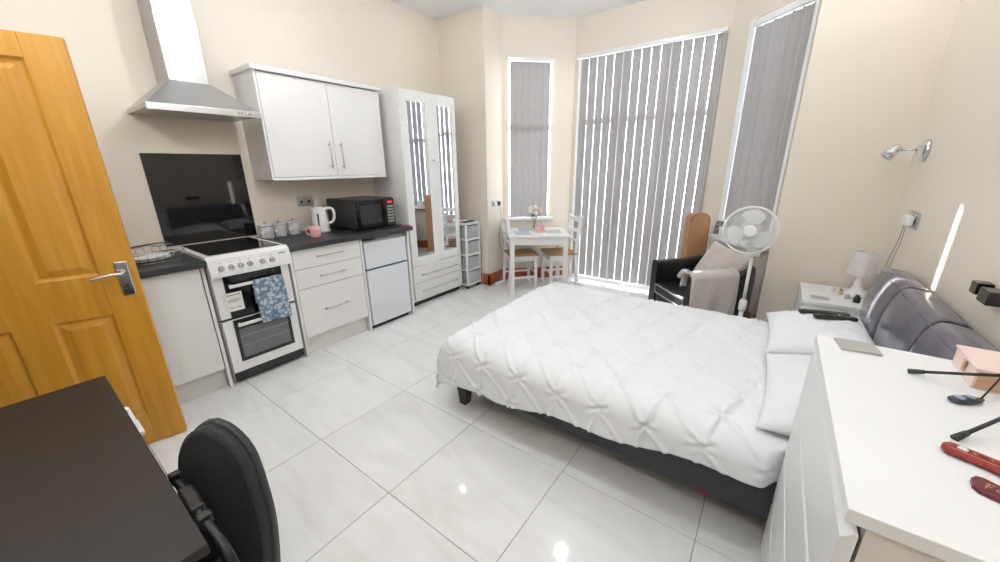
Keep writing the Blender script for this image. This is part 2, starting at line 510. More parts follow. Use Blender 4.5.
# local: x from lock edge to hinge, room-side face at y=+0 ... body towards -y
COL = [(0.13, 0.335), (0.455, 0.66)]
ROW = [(0.175, 0.765), (0.965, 1.893)]
stb = nb()
bbx(stb, 0, COL[0][0], -DT, 0, 0, DH, 0.002, 1)
for z0, z1 in ROW: bbx(stb, COL[0][1], COL[1][0], -DT, 0, z0, z1, 0, 1)
bbx(stb, COL[1][1], DW, -DT, 0, 0, DH, 0.002, 1)
for z0, z1 in ((0, ROW[0][0]), (ROW[0][1], ROW[1][0]), (ROW[1][1], DH)):
    bbx(stb, COL[0][0], COL[1][1], -DT, 0, z0, z1, 0, 1)
obj('leaf_frame', stb, 'door', door, True)
for cx in COL:
    for rz in ROW:
        bm = nb()
        def lp(i, y): return [Vector((cx[0] + i, y, rz[0] + i)), Vector((cx[1] - i, y, rz[0] + i)), Vector((cx[1] - i, y, rz[1] - i)), Vector((cx[0] + i, y, rz[1] - i))]
        rings(bm, [lp(0, -DT + 0.006), lp(0, -0.004), lp(0.012, -0.013), lp(0.018, -0.013), lp(0.048, -0.003), lp(0.052, -0.003)], True, False)
        obj('panel', bm, 'door', door, True)
hp = obj('handle_plate', box(0.022, 0.072, 0, 0.008, 0.848, 1.022, 0.006, 3), 'chrome', door, True, 'chrome lock plate')
bm = nb()
tube(bm, [(0.05, 0.006, 0.965), (0.05, 0.045, 0.965)], 0.010, 10)
tube(bm, spline([(0.046, 0.045, 0.965), (0.075, 0.048, 0.968), (0.12, 0.047, 0.962), (0.158, 0.044, 0.955)], 4), 0.0085, 10)
obj('lever', bm, 'chrome', hp, True)
bm = nb(); tube(bm, [(0.047, 0.006, 0.90), (0.047, 0.0095, 0.90)], 0.006, 10)
obj('keyhole', bm, 'dark', hp, True)
for z in (0.25, 1.75):
    bm = nb(); tube(bm, [(DW + 0.004, 0.004, z), (DW + 0.004, 0.004, z + 0.1)], 0.006, 8)
    obj('hinge', bm, 'chrome', door, True)

# ---------------------------------------------------------------- recessed ceiling downlights and added fill bulbs
k = 0
DLN = ['above the wardrobe', 'in front of the bay', 'above the bedside table', 'in front of the kitchen', 'above the bed', 'above the chest of drawers', 'above the open door', 'above the desk', 'in the corner behind the camera']
for yy in (3.04, 1.25, -0.15):
    for xx in ((-2.98, -1.39, 0.2) if yy > 3 else (-2.45, -1.2, 0.1)):
        if yy > 3:
            d = thing('ceiling_spotlight', 'white ceiling spotlight with a small bulb ' + DLN[k], 'ceiling light', (xx, yy, CEIL), 0, 'ceiling lights')
            zb = 0.0
            bm = nb(); lathe(bm, [(0.03, 0.0), (0.045, 0.0), (0.045, -0.008), (0.032, -0.014)], 24)
            obj('rim', bm, 'white', d, True)
        else:  # hanging bulbs out of view, added to brighten the ceiling and room
            d = thing('added_fill_light', 'unseen bare bulb added as fill light on a white cord ' + DLN[k], 'ceiling light', (xx, yy, CEIL), 0, 'ceiling lights')
            zb = -0.36 if xx < -2 and yy > 1 else -0.58
            bm = nb(); lathe(bm, [(0.045, 0.0), (0.045, -0.01), (0.02, -0.03)], 20)
            obj('ceiling_rose', bm, 'white', d, True)
            bm = nb(); tube(bm, [(0, 0, -0.02), (0, 0, zb)], 0.003, 6); obj('cord', bm, 'cable', d, True)
            bm = nb(); lathe(bm, [(0.014, zb + 0.03), (0.016, zb), (0.014, zb - 0.012)], 14); obj('bulb_holder', bm, 'white', d, True)
        bm = nb(); lathe(bm, [(0.029, -0.012), (0.029, -0.016), (0.002, -0.017)] if k == 0 else [(0.012, zb - 0.012), (0.03, zb - 0.03), (0.036, zb - 0.048), (0.033, zb - 0.066), (0.02, zb - 0.08), (0.002, zb - 0.084)], 16)
        obj('bulb', bm, 'bulb_dim' if k == 0 else 'bulb', d, True)
        k += 1

# ---------------------------------------------------------------- vertical blinds
def blind(label, base, t, s0, s1, z0, z1, pitch_, ang, inset, start, railz, yoff=-0.03):
    a = math.atan2(t.y, t.x)
    o = thing('vertical_blind', label, 'blind', base, a, 'grey vertical blinds in the bay')
    obj('head_rail', box(s0 - 0.01, s1 + 0.01, -0.052, -0.008, railz, railz + 0.035, 0.004), 'white', o, True)
    wdt = 0.089
    src = None
    nsl = max(1, round((s1 - inset - s0 - start) / pitch_)); pitch_ = (s1 - inset - s0 - start) / nsl
    for q_ in range(nsl + 1):
        s = s0 + start + q_ * pitch_
        if src is None:
            bm = nb()
            n = 4
            pr = [Vector((wdt * (i / n - 0.5), 0.006 * math.sin(PI * i / n), 0)) for i in range(n + 1)]
            poly = pr + [p_ + Vector((0, 0.0012, 0)) for p_ in reversed(pr)]
            prism(bm, [(p_.x, p_.y, z0) for p_ in poly], (0, 0, railz - 0.004 - z0))
            src = obj('slat', bm, 'slat', o, True); src.location = (s, yoff, 0); src.rotation_euler = (0, 0, ang)
        else:
            q = share('slat', src, o, (s, yoff, 0), ang + random.uniform(-0.05, 0.10))
    bm = nb(); tube(bm, [(s1 - 0.004, -0.05, railz), (s1 - 0.004, -0.052, z0 + 0.5)], 0.0015, 5)
    obj('pull_chain', bm, 'cable', o, True)
    return o
blind('narrow grey vertical blind in the window behind the dining table', LB[0], LB[1], 0.075, 0.61, 0.835, WZ1, 0.0785, math.radians(9), 0.080, 0.064, WZ1 - 0.045)
blind('wide floor-length grey vertical blind in the middle of the bay', CB[0], CB[1], 0.05, 1.535, 0.055, WZ1, 0.0945, math.radians(9), 0.030, 0.085, WZ1 - 0.02, -0.016)
blind('narrow grey vertical blind in the window behind the white fan', RB[0], RB[1], 0.33, 0.82, 0.79, 2.6, 0.078, math.radians(15), 0.025, 0.045, 2.6 - 0.045, -0.014)

# ================================================================ KITCHEN
FX = -2.84                                            # cabinet fronts
def bar_handle(parent, p0, p1, out, r=0.005, inset=0.02):
    p0, p1, out = Vector(p0), Vector(p1), Vector(out)
    d = (p1 - p0).normalized()
    bm = nb()
    tube(bm, [p0 + out, p1 + out], r, 8)
    tube(bm, [p0 + d * inset, p0 + d * inset + out], r * 0.9, 6)
    tube(bm, [p1 - d * inset, p1 - d * inset + out], r * 0.9, 6)
    return obj('handle', bm, 'steel', parent)

c = thing('base_cabinet', 'plain white base cabinet between the open door and the cooker', 'cabinet', (-3.15, 0.3, 0))
obj('carcass', box(XL + 0.01, FX - 0.02, -0.05, 0.664, 0.15, 0.868), 'gloss', c)
obj('door', box(FX - 0.018, FX, -0.045, 0.662, 0.155, 0.862, 0.002), 'gloss', c)
obj('plinth', box(FX - 0.065, FX - 0.05, -0.05, 0.664, 0, 0.148), 'plinth', c)
obj('end_panel', box(XL + 0.01, FX + 0.002, 0.668, 0.686, 0, 0.868), 'gloss', c)
tag(obj('worktop', box(XL, FX + 0.04, -0.06, 0.696, 0.87, 0.91, 0.004), 'top'), 'short dark slate worktop left of the cooker', 'worktop')
c = thing('drawer_cabinet', 'white three-drawer base cabinet right of the cooker', 'cabinet', (-3.15, 1.5, 0))
obj('carcass', box(XL + 0.01, FX - 0.02, 1.224, 1.79, 0.15, 0.868), 'gloss', c)
obj('end_panel', box(XL + 0.01, FX + 0.002, 1.202, 1.22, 0, 0.868), 'gloss', c)
obj('end_panel', box(XL + 0.01, FX + 0.002, 1.796, 1.814, 0, 0.868), 'gloss', c)
for z0, z1, hz in ((0.716, 0.864, 0.797), (0.559, 0.712, 0.637), (0.155, 0.555, 0.357)):
    d = obj('drawer', box(FX - 0.018, FX, 1.224, 1.792, z0, z1, 0.002), 'gloss', c)
    bar_handle(d, (FX, 1.395, hz), (FX, 1.622, hz), (0.03, 0, 0))
obj('plinth', box(FX - 0.065, FX - 0.05, 1.222, 1.794, 0, 0.148), 'plinth', c)
tag(obj('worktop', box(XL, FX + 0.04, 1.196, 2.36, 0.87, 0.91, 0.004), 'top'), 'long dark slate worktop over the drawers and fridge', 'worktop')

# --- cooker
c = thing('cooker', 'white freestanding electric cooker with black glass doors and hob', 'cooker', (-3.12, 0.945, 0))
CY0, CY1 = 0.705, 1.187
obj('body', box(XL + 0.02, FX - 0.025, CY0, CY1, 0.03, 0.905), 'white', c)
bm = nb()
prism(bm, [(XL + 0.02, CY0 - 0.006, 0.905), (XL + 0.02, CY0 - 0.006, 0.925), (FX + 0.012, CY0 - 0.006, 0.925), (FX + 0.045, CY0 - 0.006, 0.905), (FX + 0.055, CY0 - 0.006, 0.792), (FX - 0.02, CY0 - 0.006, 0.785), (FX - 0.02, CY0 - 0.006, 0.905)], (0, CY1 - CY0 + 0.012, 0))
cp = obj('control_panel', bm, 'white', c)
obj('hob', box(XL + 0.05, FX - 0.02, CY0 + 0.025, CY1 - 0.025, 0.922, 0.929, 0.001, 1), 'blackglass', c, label='black ceramic glass hob')
for i, yk in enumerate((0.762, 0.818, 0.874, 0.926, 1.004, 1.066)):
    bm = nb()
    tube(bm, [(FX + 0.046, yk, 0.846), (FX + 0.056, yk, 0.847)], 0.018, 14)
    tube(bm, [(FX + 0.054, yk, 0.847), (FX + 0.080, yk, 0.849)], [0.014, 0.012], 14)
    o = obj('knob', bm, 'chrome', c)
    bm = nb(); bbx(bm, FX + 0.047, FX + 0.0485, yk - 0.008, yk + 0.008, 0.879, 0.882)
    obj('dial_mark', bm, 'cableg', o)
bm = nb(); bbx(bm, FX + 0.0455, FX + 0.0475, 1.115, 1.165, 0.876, 0.886)
obj('badge', bm, 'cableg', c)
def oven_door(z0, z1, win, hz):
    d = obj('oven_door', box(FX - 0.022, FX + 0.004, CY0 + 0.002, CY1 - 0.002, z0, z1, 0.003), 'white', c)
    obj('door_glass', box(FX + 0.003, FX + 0.007, CY0 + 0.062, CY1 - 0.058, z0 + (0.07 if win else 0.0), z1 - 0.003), 'blackglass', d)
    if win:
        g = obj('window', box(FX + 0.0068, FX + 0.0085, CY0 + 0.082, CY1 - 0.082, z0 + 0.095, z1 - 0.075), 'ovenglass', d)
        for zz in (z0 + 0.18, z0 + 0.25):
            obj('shelf', box(FX + 0.0083, FX + 0.0092, CY0 + 0.084, CY1 - 0.084, zz, zz + 0.003), 'rack', d)
    bm = nb()
    bbx(bm, FX + 0.030, FX + 0.042, CY0 + 0.078, CY1 - 0.075, hz - 0.011, hz + 0.011, 0.004)
    bbx(bm, FX + 0.004, FX + 0.036, CY0 + 0.088, CY0 + 0.102, hz - 0.008, hz + 0.008)
    bbx(bm, FX + 0.004, FX + 0.036, CY1 - 0.100, CY1 - 0.086, hz - 0.008, hz + 0.008)
    obj('handle', bm, 'white', d)
    return d
d = oven_door(0.492, 0.782, False, 0.712)
lab = obj('energy_label', box(FX + 0.0068, FX + 0.0078, 0.757, 0.855, 0.535, 0.665), 'paper', d)
for zz, y0, y1 in ((0.648, 0.765, 0.845), (0.615, 0.768, 0.846), (0.603, 0.768, 0.83), (0.56, 0.772, 0.80), (0.56, 0.81, 0.84)):
    obj('print_line', box(FX + 0.0076, FX + 0.0084, y0, y1, zz - 0.003, zz + 0.003), 'cableg', lab)
oven_door(0.092, 0.474, True, 0.438)
obj('plinth', box(FX - 0.02, FX - 0.002, CY0 + 0.004, CY1 - 0.004, 0.03, 0.088), 'dark', c)
obj('door_gap_shade', box(FX - 0.024, FX - 0.012, CY0 + 0.002, CY1 - 0.002, 0.474, 0.492), 'dark', c)  # dark strip standing in for the shade between the oven doors
obj('foot', box(XL + 0.05, FX - 0.05, CY0 + 0.02, CY1 - 0.02, 0, 0.031), 'dark', c)
# tea towel over the top oven handle
def tw(u, v):
    y = 0.92 + 0.2 * u + 0.004 * math.sin(9 * u + 6 * v)
    s = v
    hx, hz = FX + 0.036, 0.712
    if s < 0.28:
        q = s / 0.28; return Vector((FX + 0.0225 - 0.001 * q, y, hz - 0.16 * (1 - q)))
    if s < 0.38:
        q = (s - 0.28) / 0.10 * PI; return Vector((hx - 0.0135 * math.cos(q), y, hz + 0.0145 * math.sin(q) + 0.001))
    q = (s - 0.38) / 0.62
    return Vector((hx + 0.0135 + 0.010 * math.sin(10 * u + 1) * q * 0.6 + 0.005 * q, y + 0.006 * q, hz - 0.30 * q - 0.012 * u * q))
o = obj('tea_towel', grid(nb(), tw, 20, 36), 'towel')
solid(o, 0.002, 0); tag(o, 'blue and white floral tea towel hanging on the oven handle', 'towel')

# splashback, hood
tag(obj('splashback', box(XL, XL + 0.006, 0.655, 1.246, 0.93, 1.564), 'blackglass'), 'black glass splashback on the wall behind the cooker', 'splashback')
h = thing('cooker_hood', 'stainless steel chimney cooker hood above the splashback', 'cooker hood', (XL, 0.955, 1.79))
HX = -2.985
lipz0, lipz1 = 1.79, 1.826
def rect(x0, x1, y0, y1, z): return [Vector((x0, y0, z)), Vector((x1, y0, z)), Vector((x1, y1, z)), Vector((x0, y1, z))]
rings(bm := nb(), [rect(XL, HX, 0.655, 1.255, lipz0 + 0.012), rect(XL, HX, 0.655, 1.255, lipz1), rect(XL, -3.195, 0.842, 1.062, 1.998)], True, False)
obj('canopy', bm, 'steel', h)
obj('lip', box(HX - 0.012, HX + 0.003, 0.652, 1.258, lipz0, lipz1 + 0.003, 0.002), 'steel', h)
obj('filter', box(XL + 0.05, HX - 0.04, 0.70, 1.21, lipz0 + 0.004, lipz0 + 0.013), 'rack', h)
obj('chimney', box(XL, -3.2, 0.846, 1.058, 1.99, 2.375, 0.003), 'steel', h)
obj('chimney_sleeve', box(XL, -3.204, 0.85, 1.054, 2.37, 2.86, 0.003), 'steel', h)
for i in range(5):
    yb = 1.12 + i * 0.022
    bm = nb(); tube(bm, [(HX + 0.002, yb, 1.812), (HX + 0.008, yb, 1.812)], 0.006, 10)
    obj('button', bm, 'chrome', h)

# wall cabinet
c = thing('wall_cabinet', 'white two-door wall cabinet beside the cooker hood', 'cabinet', (-3.3, 1.84, 1.375))
WX = -3.12
obj('carcass', box(XL, WX - 0.02, 1.325, 2.352, 1.375, 2.122), 'gloss', c)
obj('end_panel', box(XL, WX + 0.002, 1.308, 1.323, 1.372, 2.124), 'gloss', c)
obj('cornice', box(XL, WX + 0.028, 1.285, 2.356, 2.124, 2.158, 0.006), 'gloss', c)
for y0, y1, hy in ((1.328, 1.846, 1.795), (1.850, 2.35, 1.9)):
    d = obj('door', box(WX - 0.018, WX, y0, y1, 1.392, 2.117, 0.002), 'gloss', c)
    bar_handle(d, (WX, hy, 1.45), (WX, hy, 1.665), (0.03, 0, 0))
obj('pelmet', box(XL, WX, 1.325, 2.352, 1.366, 1.388, 0.002), 'gloss', c)

# fridge
c = thing('fridge', 'white undercounter fridge freezer below the worktop end', 'fridge', (-3.15, 2.05, 0))
obj('body', box(XL + 0.03, FX - 0.04, 1.832, 2.288, 0.02, 0.83), 'fridge', c)
obj('freezer_door', box(FX - 0.038, FX, 1.832, 2.288, 0.583, 0.822, 0.006), 'fridge', c)
obj('fridge_door', box(FX - 0.038, FX, 1.832, 2.288, 0.04, 0.566, 0.006), 'fridge', c)
obj('seal', box(FX - 0.036, FX - 0.012, 1.836, 2.284, 0.564, 0.585), 'hedge', c)
obj('foot', box(XL + 0.06, FX - 0.03, 1.85, 2.27, 0, 0.041), 'dark', c)
obj('side_panel', box(XL + 0.01, FX + 0.004, 2.306, 2.326, 0, 0.868), 'gloss', c)
c = thing('ventilation_grille', 'dark ventilation strip between the fridge top and the worktop', 'grille', (-2.9, 2.05, 0.832))
obj('vent_bar', box(FX - 0.10, FX - 0.09, 1.82, 2.30, 0.832, 0.868), 'dark', c)
obj('clip', box(FX - 0.03, FX - 0.012, 1.95, 2.27, 0.842, 0.854), 'rack', c)

# ---------------------------------------------------------------- wardrobe
c = thing('wardrobe', 'tall white wardrobe with two mirrored doors and two drawers', 'wardrobe', (-3.2, 2.82, 0))
WF = -2.975
obj('carcass', box(XL, WF, 2.44, 3.20, 0.05, 2.16), 'gloss', c)
obj('plinth', box(XL + 0.02, WF - 0.02, 2.46, 3.18, 0, 0.05), 'dark', c)
def wdoor(y0, y1, my0, my1, ajar):
    pv = Vector((WF + 0.001, y0, 0)); RM = Matrix.Translation(pv) @ Matrix.Rotation(-ajar, 4, 'Z') @ Matrix.Translation(-pv)
    def rot(b_): b_.transform(RM); return b_
    d = obj('door', rot(box(WF + 0.001, WF + 0.02, y0, my0, 0.452, 2.145, 0.002)), 'gloss', c)
    bm = box(WF + 0.001, WF + 0.02, my1, y1, 0.452, 2.145, 0.002)
    bbx(bm, WF + 0.001, WF + 0.02, my0, my1, 2.05, 2.145, 0.001); bbx(bm, WF + 0.001, WF + 0.02, my0, my1, 0.452, 0.545, 0.001)
    obj('door_frame', rot(bm), 'gloss', d)
    obj('mirror', rot(box(WF + 0.002, WF + 0.014, my0 - 0.003, my1 + 0.003, 0.543, 2.052)), 'mirror', d)
    return d
d = wdoor(2.446, 2.806, 2.528, 2.748, math.radians(6))
bm = nb(); tube(bm, [(WF + 0.055, 2.78, 1.52), (WF + 0.08, 2.778, 1.52)], [0.006, 0.011], 10); obj('knob', bm, 'chrome', d)
d = wdoor(2.834, 3.194, 2.925, 3.135, 0)
bm = nb(); tube(bm, [(WF + 0.02, 2.855, 1.52), (WF + 0.045, 2.855, 1.52)], [0.006, 0.011], 10); obj('knob', bm, 'chrome', d)
obj('centre_gap_shade', box(WF, WF + 0.004, 2.808, 2.832, 0.452, 2.145), 'dark', c)  # shade between the two doors, painted as a dark strip
for z0, z1, hz in ((0.262, 0.446, 0.345), (0.078, 0.258, 0.165)):
    d = obj('drawer', box(WF + 0.001, WF + 0.022, 2.446, 3.194, z0, z1, 0.003), 'gloss', c)
    bar_handle(d, (WF + 0.022, 2.54, hz), (WF + 0.022, 3.11, hz), (0.028, 0, 0))

# ---------------------------------------------------------------- things on the worktops
def canister(x, y, lab, r=0.05, h=0.1):
    t_ = thing('canister', lab, 'canister', (x, y, 0.91), 0, 'grey storage canisters')
    bm = nb(); lathe(bm, [(r * 0.94, 0), (r, 0.006), (r, h), (r * 0.96, h + 0.002)], 20); obj('body', bm, 'ceramic', t_, True)
    bm = nb(); lathe(bm, [(r * 1.03, h + 0.001), (r * 1.03, h + 0.01), (r * 0.9, h + 0.016), (0.005, h + 0.018)], 20); obj('lid', bm, 'ceramic', t_, True)
    bm = nb(); lathe(bm, [(0.005, h + 0.017), (0.005, h + 0.024), (0.011, h + 0.03), (0.009, h + 0.038), (0.002, h + 0.041)], 12); obj('knob', bm, 'steel', t_, True)
    a = math.radians(-55)
    bm = nb()
    pts = []
    for i in range(20):
        q = 2 * PI * i / 20
        hx, hz = 0.0011 * 16 * math.sin(q) ** 3, 0.0011 * (13 * math.cos(q) - 5 * math.cos(2 * q) - 2 * math.cos(3 * q) - math.cos(4 * q))
        ang = a + hx / r
        pts.append((r + 0.0006, ang, h * 0.55 + hz))
    vs = [(rr * math.cos(aa), rr * math.sin(aa), zz) for rr, aa, zz in pts]
    prism(bm, vs, Vector((math.cos(a), math.sin(a), 0)) * 0.0012)
    obj('heart', bm, 'paper', t_, True)
canister(-3.315, 1.268, 'grey lidded canister nearest the cooker', 0.052, 0.098)
canister(-3.335, 1.378, 'grey lidded canister in the middle of the three', 0.05, 0.095)
canister(-3.315, 1.487, 'grey lidded canister nearest the kettle', 0.052, 0.1)

t_ = thing('kettle', 'white plastic jug kettle beside the microwave', 'kettle', (-3.26, 1.70, 0.91), math.radians(50))
bm = nb(); lathe(bm, [(0.074, 0), (0.076, 0.018), (0.07, 0.022)], 24); obj('base', bm, 'whitep', t_, True)
bm = nb(); lathe(bm, [(0.070, 0.022), (0.072, 0.03), (0.068, 0.1), (0.058, 0.185), (0.054, 0.20)], 24); obj('body', bm, 'whitep', t_, True)
bm = nb(); lathe(bm, [(0.054, 0.2), (0.05, 0.21), (0.03, 0.217), (0.003, 0.219)], 24); obj('lid', bm, 'whitep', t_, True)
bm = nb(); tube(bm, spline([(0.05, 0, 0.198), (0.095, 0, 0.205), (0.122, 0, 0.175), (0.118, 0, 0.115), (0.095, 0, 0.08), (0.066, 0, 0.075)], 5), 0.012, 10); obj('handle', bm, 'whitep', t_, True)
bm = nb(); prism(bm, [(-0.045, -0.018, 0.19), (-0.045, 0.018, 0.19), (-0.078, 0, 0.204)], (0, 0, 0.012)); obj('spout', bm, 'whitep', t_, True)
bm = nb(); bbx(bm, -0.006, 0.006, -0.071, -0.058, 0.06, 0.165, 0.003); obj('water_gauge', bm, 'dark', t_, True)

t_ = thing('mug', 'pink patterned mug on the worktop in front of the kettle', 'mug', (-3.03, 1.525, 0.91), math.radians(232))
bm = nb(); lathe(bm, [(0.034, 0), (0.038, 0.008), (0.042, 0.05), (0.043, 0.088), (0.039, 0.088), (0.037, 0.04), (0.03, 0.01)], 24); obj('cup', bm, 'pink', t_, True)
bm = nb(); tube(bm, spline([(0.038, 0, 0.075), (0.066, 0, 0.07), (0.07, 0, 0.045), (0.055, 0, 0.022), (0.037, 0, 0.022)], 4), 0.006, 8); obj('handle', bm, 'pink', t_, True)

t_ = thing('microwave', 'black microwave oven on the worktop under the wall cabinet', 'microwave', (-3.18, 2.05, 0.91), math.radians(2))
# local: x to room, y along
obj('body', box(-0.2, 0.205, -0.20, 0.232, 0.012, 0.275, 0.006), 'black', t_, True)
for x in (-0.16, 0.16):
    for y in (-0.2, 0.2):
        bm = nb(); tube(bm, [(x, y, 0), (x, y, 0.014)], 0.014, 8); obj('foot', bm, 'dark', t_, True)
d = obj('door', box(0.204, 0.226, -0.20, 0.135, 0.016, 0.270, 0.004), 'blackglass', t_, True)
obj('window', box(0.2255, 0.2275, -0.15, 0.075, 0.055, 0.225), 'mwglass', d, True)
bm = nb(); tube(bm, spline([(0.226, 0.112, 0.06), (0.246, 0.112, 0.09), (0.25, 0.112, 0.14), (0.246, 0.112, 0.19), (0.226, 0.112, 0.22)], 4), 0.006, 8); obj('handle', bm, 'black', d, True)
cp = obj('control_panel', box(0.204, 0.224, 0.138, 0.232, 0.016, 0.264, 0.003), 'black', t_, True)
obj('display', box(0.2235, 0.2255, 0.160, 0.208, 0.226, 0.242), 'red', cp, True, 'red lit display')
for i in range(6):
    for j in range(3):
        obj('button', box(0.2235, 0.2255, 0.150 + j * 0.024, 0.168 + j * 0.024, 0.045 + i * 0.028, 0.062 + i * 0.028), 'rack', cp, True)
tag(obj('sponge_dish', box(-2.86, -2.815, 2.24, 2.34, 0.9105, 0.922, 0.003), 'magenta'), 'small dark magenta dish at the end of the worktop', 'dish')

# dish drainer on the left worktop
t_ = thing('dish_drainer', 'chrome wire dish drainer on the left worktop', 'dish rack', (-3.08, 0.46, 0.91))
bm = nb()
for z, e in ((0.012, 0.0), (0.07, 0.012)):
    tube(bm, [(-0.15 - e, -0.17 - e, z), (0.15 + e, -0.17 - e, z), (0.15 + e, 0.17 + e, z), (-0.15 - e, 0.17 + e, z)], 0.003, 6, closed=True)
obj('rim', bm, 'chrome', t_, True)
for i in range(9):
    y = -0.16 + i * 0.04
    bm = nb(); tube(bm, [(-0.162, y, 0.07), (-0.148, y, 0.006), (0.148, y, 0.006), (0.162, y, 0.07)], 0.002, 5); obj('wire', bm, 'chrome', t_, True)
for i, (z, r, lab) in enumerate(((0.922, 0.125, 'lower white plate lying in the dish drainer'), (0.938, 0.115, 'upper white plate lying in the dish drainer'))):
    bm = nb(); lathe(bm, [(r * 0.55, 0), (r, 0.012), (r, 0.015), (r * 0.55, 0.005), (0.002, 0.004)], 28, (-3.08 + 0.02 * i, 0.47, z))
    tag(obj('plate', bm, 'white'), lab, 'plate', 'plates in the drainer')
t_ = thing('ladle', 'black handled steel ladle lying across the dish drainer', 'ladle', (-3.15, 0.5, 0.985))
bm = nb(); lathe(bm, [(0.035, 0.022), (0.03, 0.006), (0.012, 0), (0.004, 0.001), (0.028, 0.009), (0.033, 0.022)], 16, (0, 0.06, 0)); obj('bowl', bm, 'steel', t_, True)
bm = nb(); tube(bm, [(0, 0.03, 0.02), (0.02, -0.14, 0.012)], 0.005, 8); obj('handle', bm, 'black', t_, True)

# sockets
def socket(name, label, p, right, nrm, plugs=(), size=(0.146, 0.086), m='steel', holes=2):
    """wall plate: p centre, right = unit along wall, nrm = into room"""
    right, nrm = Vector(right).normalized(), Vector(nrm).normalized()
    t_ = thing(name, label, 'socket', p, math.atan2(right.y, right.x))
    # local x along right; local -y or +y into the room
    ly = nrm.dot(Vector((-right.y, right.x, 0)))
    sg = 1 if ly > 0 else -1
    def bx(x0, x1, d0, d1, z0, z1, bev=0.0):
        return box(x0, x1, min(sg * d0, sg * d1), max(sg * d0, sg * d1), z0, z1, bev)
    obj('plate', bx(-size[0] / 2, size[0] / 2, 0, 0.008, -size[1] / 2, size[1] / 2, 0.003), m, t_, True)
    for i in range(holes):
        cx = (i - (holes - 1) / 2) * size[0] * 0.48
        o = obj('outlet', bx(cx - 0.010, cx + 0.010, 0.008, 0.010, -0.016, 0.006), 'dark', t_, True)
        obj('switch', bx(cx - 0.006, cx + 0.006, 0.008, 0.012, 0.021, 0.036), 'white', t_, True)
    for cx, mm in plugs:
        obj('plug', bx(cx - 0.024, cx + 0.024, 0.010, 0.042, -0.03, 0.022, 0.008), mm, t_, True)
    return t_
socket('wall_socket', 'steel double socket above the worktop behind the kettle', (XL, 1.69, 1.172), (0, 1, 0), (1, 0, 0))
socket('wall_socket', 'steel socket with white and black plugs beside the small window', (BL, 3.68, 1.02), (0, 1, 0), (1, 0, 0), ((-0.035, 'whitep'), (0.035, 'black')))
c45 = math.sqrt(0.5)
socket('wall_socket', 'small steel socket low on the wall beside the dining table', (BL + 0.02, FY + 0.02, 0.52), (c45, c45, 0), (c45, -c45, 0), (), (0.086, 0.086), 'steel', 1)
t_ = thing('power_cable', 'grey cable hanging from the socket beside the small window', 'cable', (BL + 0.05, 3.7, 0))
bm = nb(); tube(bm, spline([(BL + 0.04, 3.715, 0.99), (BL + 0.05, 3.72, 0.8), (BL + 0.04, 3.70, 0.55), (BL + 0.06, 3.74, 0.3), (BL + 0.05, 3.70, 0.12), (BL + 0.07, 3.67, 0.02), (-2.72, 3.55, 0.006), (-2.78, 3.42, 0.006), (-2.70, 3.36, 0.006)], 6), 0.0035, 6)
obj('cord', bm, 'cableg', t_)
t_ = thing('extension_lead', 'white extension lead lying on the floor by the skirting corner', 'cable', (-2.66, 3.6, 0))
obj('socket_block', box(-2.73, -2.68, 3.55, 3.72, 0, 0.035, 0.008), 'whitep', t_)
bm = nb(); tube(bm, spline([(-2.705, 3.55, 0.015), (-2.72, 3.47, 0.006), (-2.80, 3.44, 0.006), (-2.85, 3.47, 0.05), (-2.86, 3.485, 0.3), (-2.86, 3.49, 0.55)], 6), 0.0035, 6); obj('cord', bm, 'cable', t_)

# ---------------------------------------------------------------- plastic drawer tower
TX0, TX1, TY0, TY1 = -3.21, -2.885, 3.222, 3.478
t_ = thing('drawer_tower', 'white plastic four-drawer storage tower beside the wardrobe', 'drawer tower', (-3.05, 3.34, 0))
for x in (TX0 + 0.03, TX1 - 0.03):
    for y in (TY0 + 0.03, TY1 - 0.03):
        bm = nb(); tube(bm, [(x, y - 0.012, 0.022), (x, y + 0.012, 0.022)], 0.022, 12); obj('castor', bm, 'dark', t_)
for x in (TX0, TX1 - 0.022):
    for y in (TY0, TY1 - 0.022):
        obj('post', box(x, x + 0.022, y, y + 0.022, 0.045, 0.80, 0.003), 'whitep', t_)
for i in range(5):
    z = 0.045 + i * 0.187
    obj('shelf', box(TX0 - 0.004, TX1 + 0.006, TY0 - 0.004, TY1 + 0.004, z, z + 0.022, 0.004), 'whitep', t_)
for i in range(4):
    z = 0.07 + i * 0.187
    d = obj('drawer', box(TX0 + 0.024, TX1 + 0.002, TY0 + 0.025, TY1 - 0.025, z, z + 0.143, 0.006), 'clearp', t_)
    obj('drawer_lip', box(TX1 - 0.004, TX1 + 0.012, TY0 + 0.05, TY1 - 0.05, z + 0.128, z + 0.145, 0.003), 'clearp', d)
bm = nb(); tube(bm, [(TX0 + 0.01, TY0 + 0.01, 0.81), (TX0 + 0.01, TY0 + 0.01, 0.895), (TX0 + 0.01, TY1 - 0.01, 0.895), (TX0 + 0.01, TY1 - 0.01, 0.81)], 0.006, 8)
obj('top_rail', bm, 'whitep', t_)
tag(obj('makeup_bag', box(-3.12, -3.0, 3.24, 3.33, 0.8155, 0.842, 0.012), 'blush'), 'blush pouch on top of the plastic drawer tower', 'pouch')
tag(obj('comb', box(-2.99, -2.93, 3.26, 3.44, 0.8155, 0.826, 0.003), 'dark'), 'dark comb lying on top of the plastic drawer tower', 'comb')

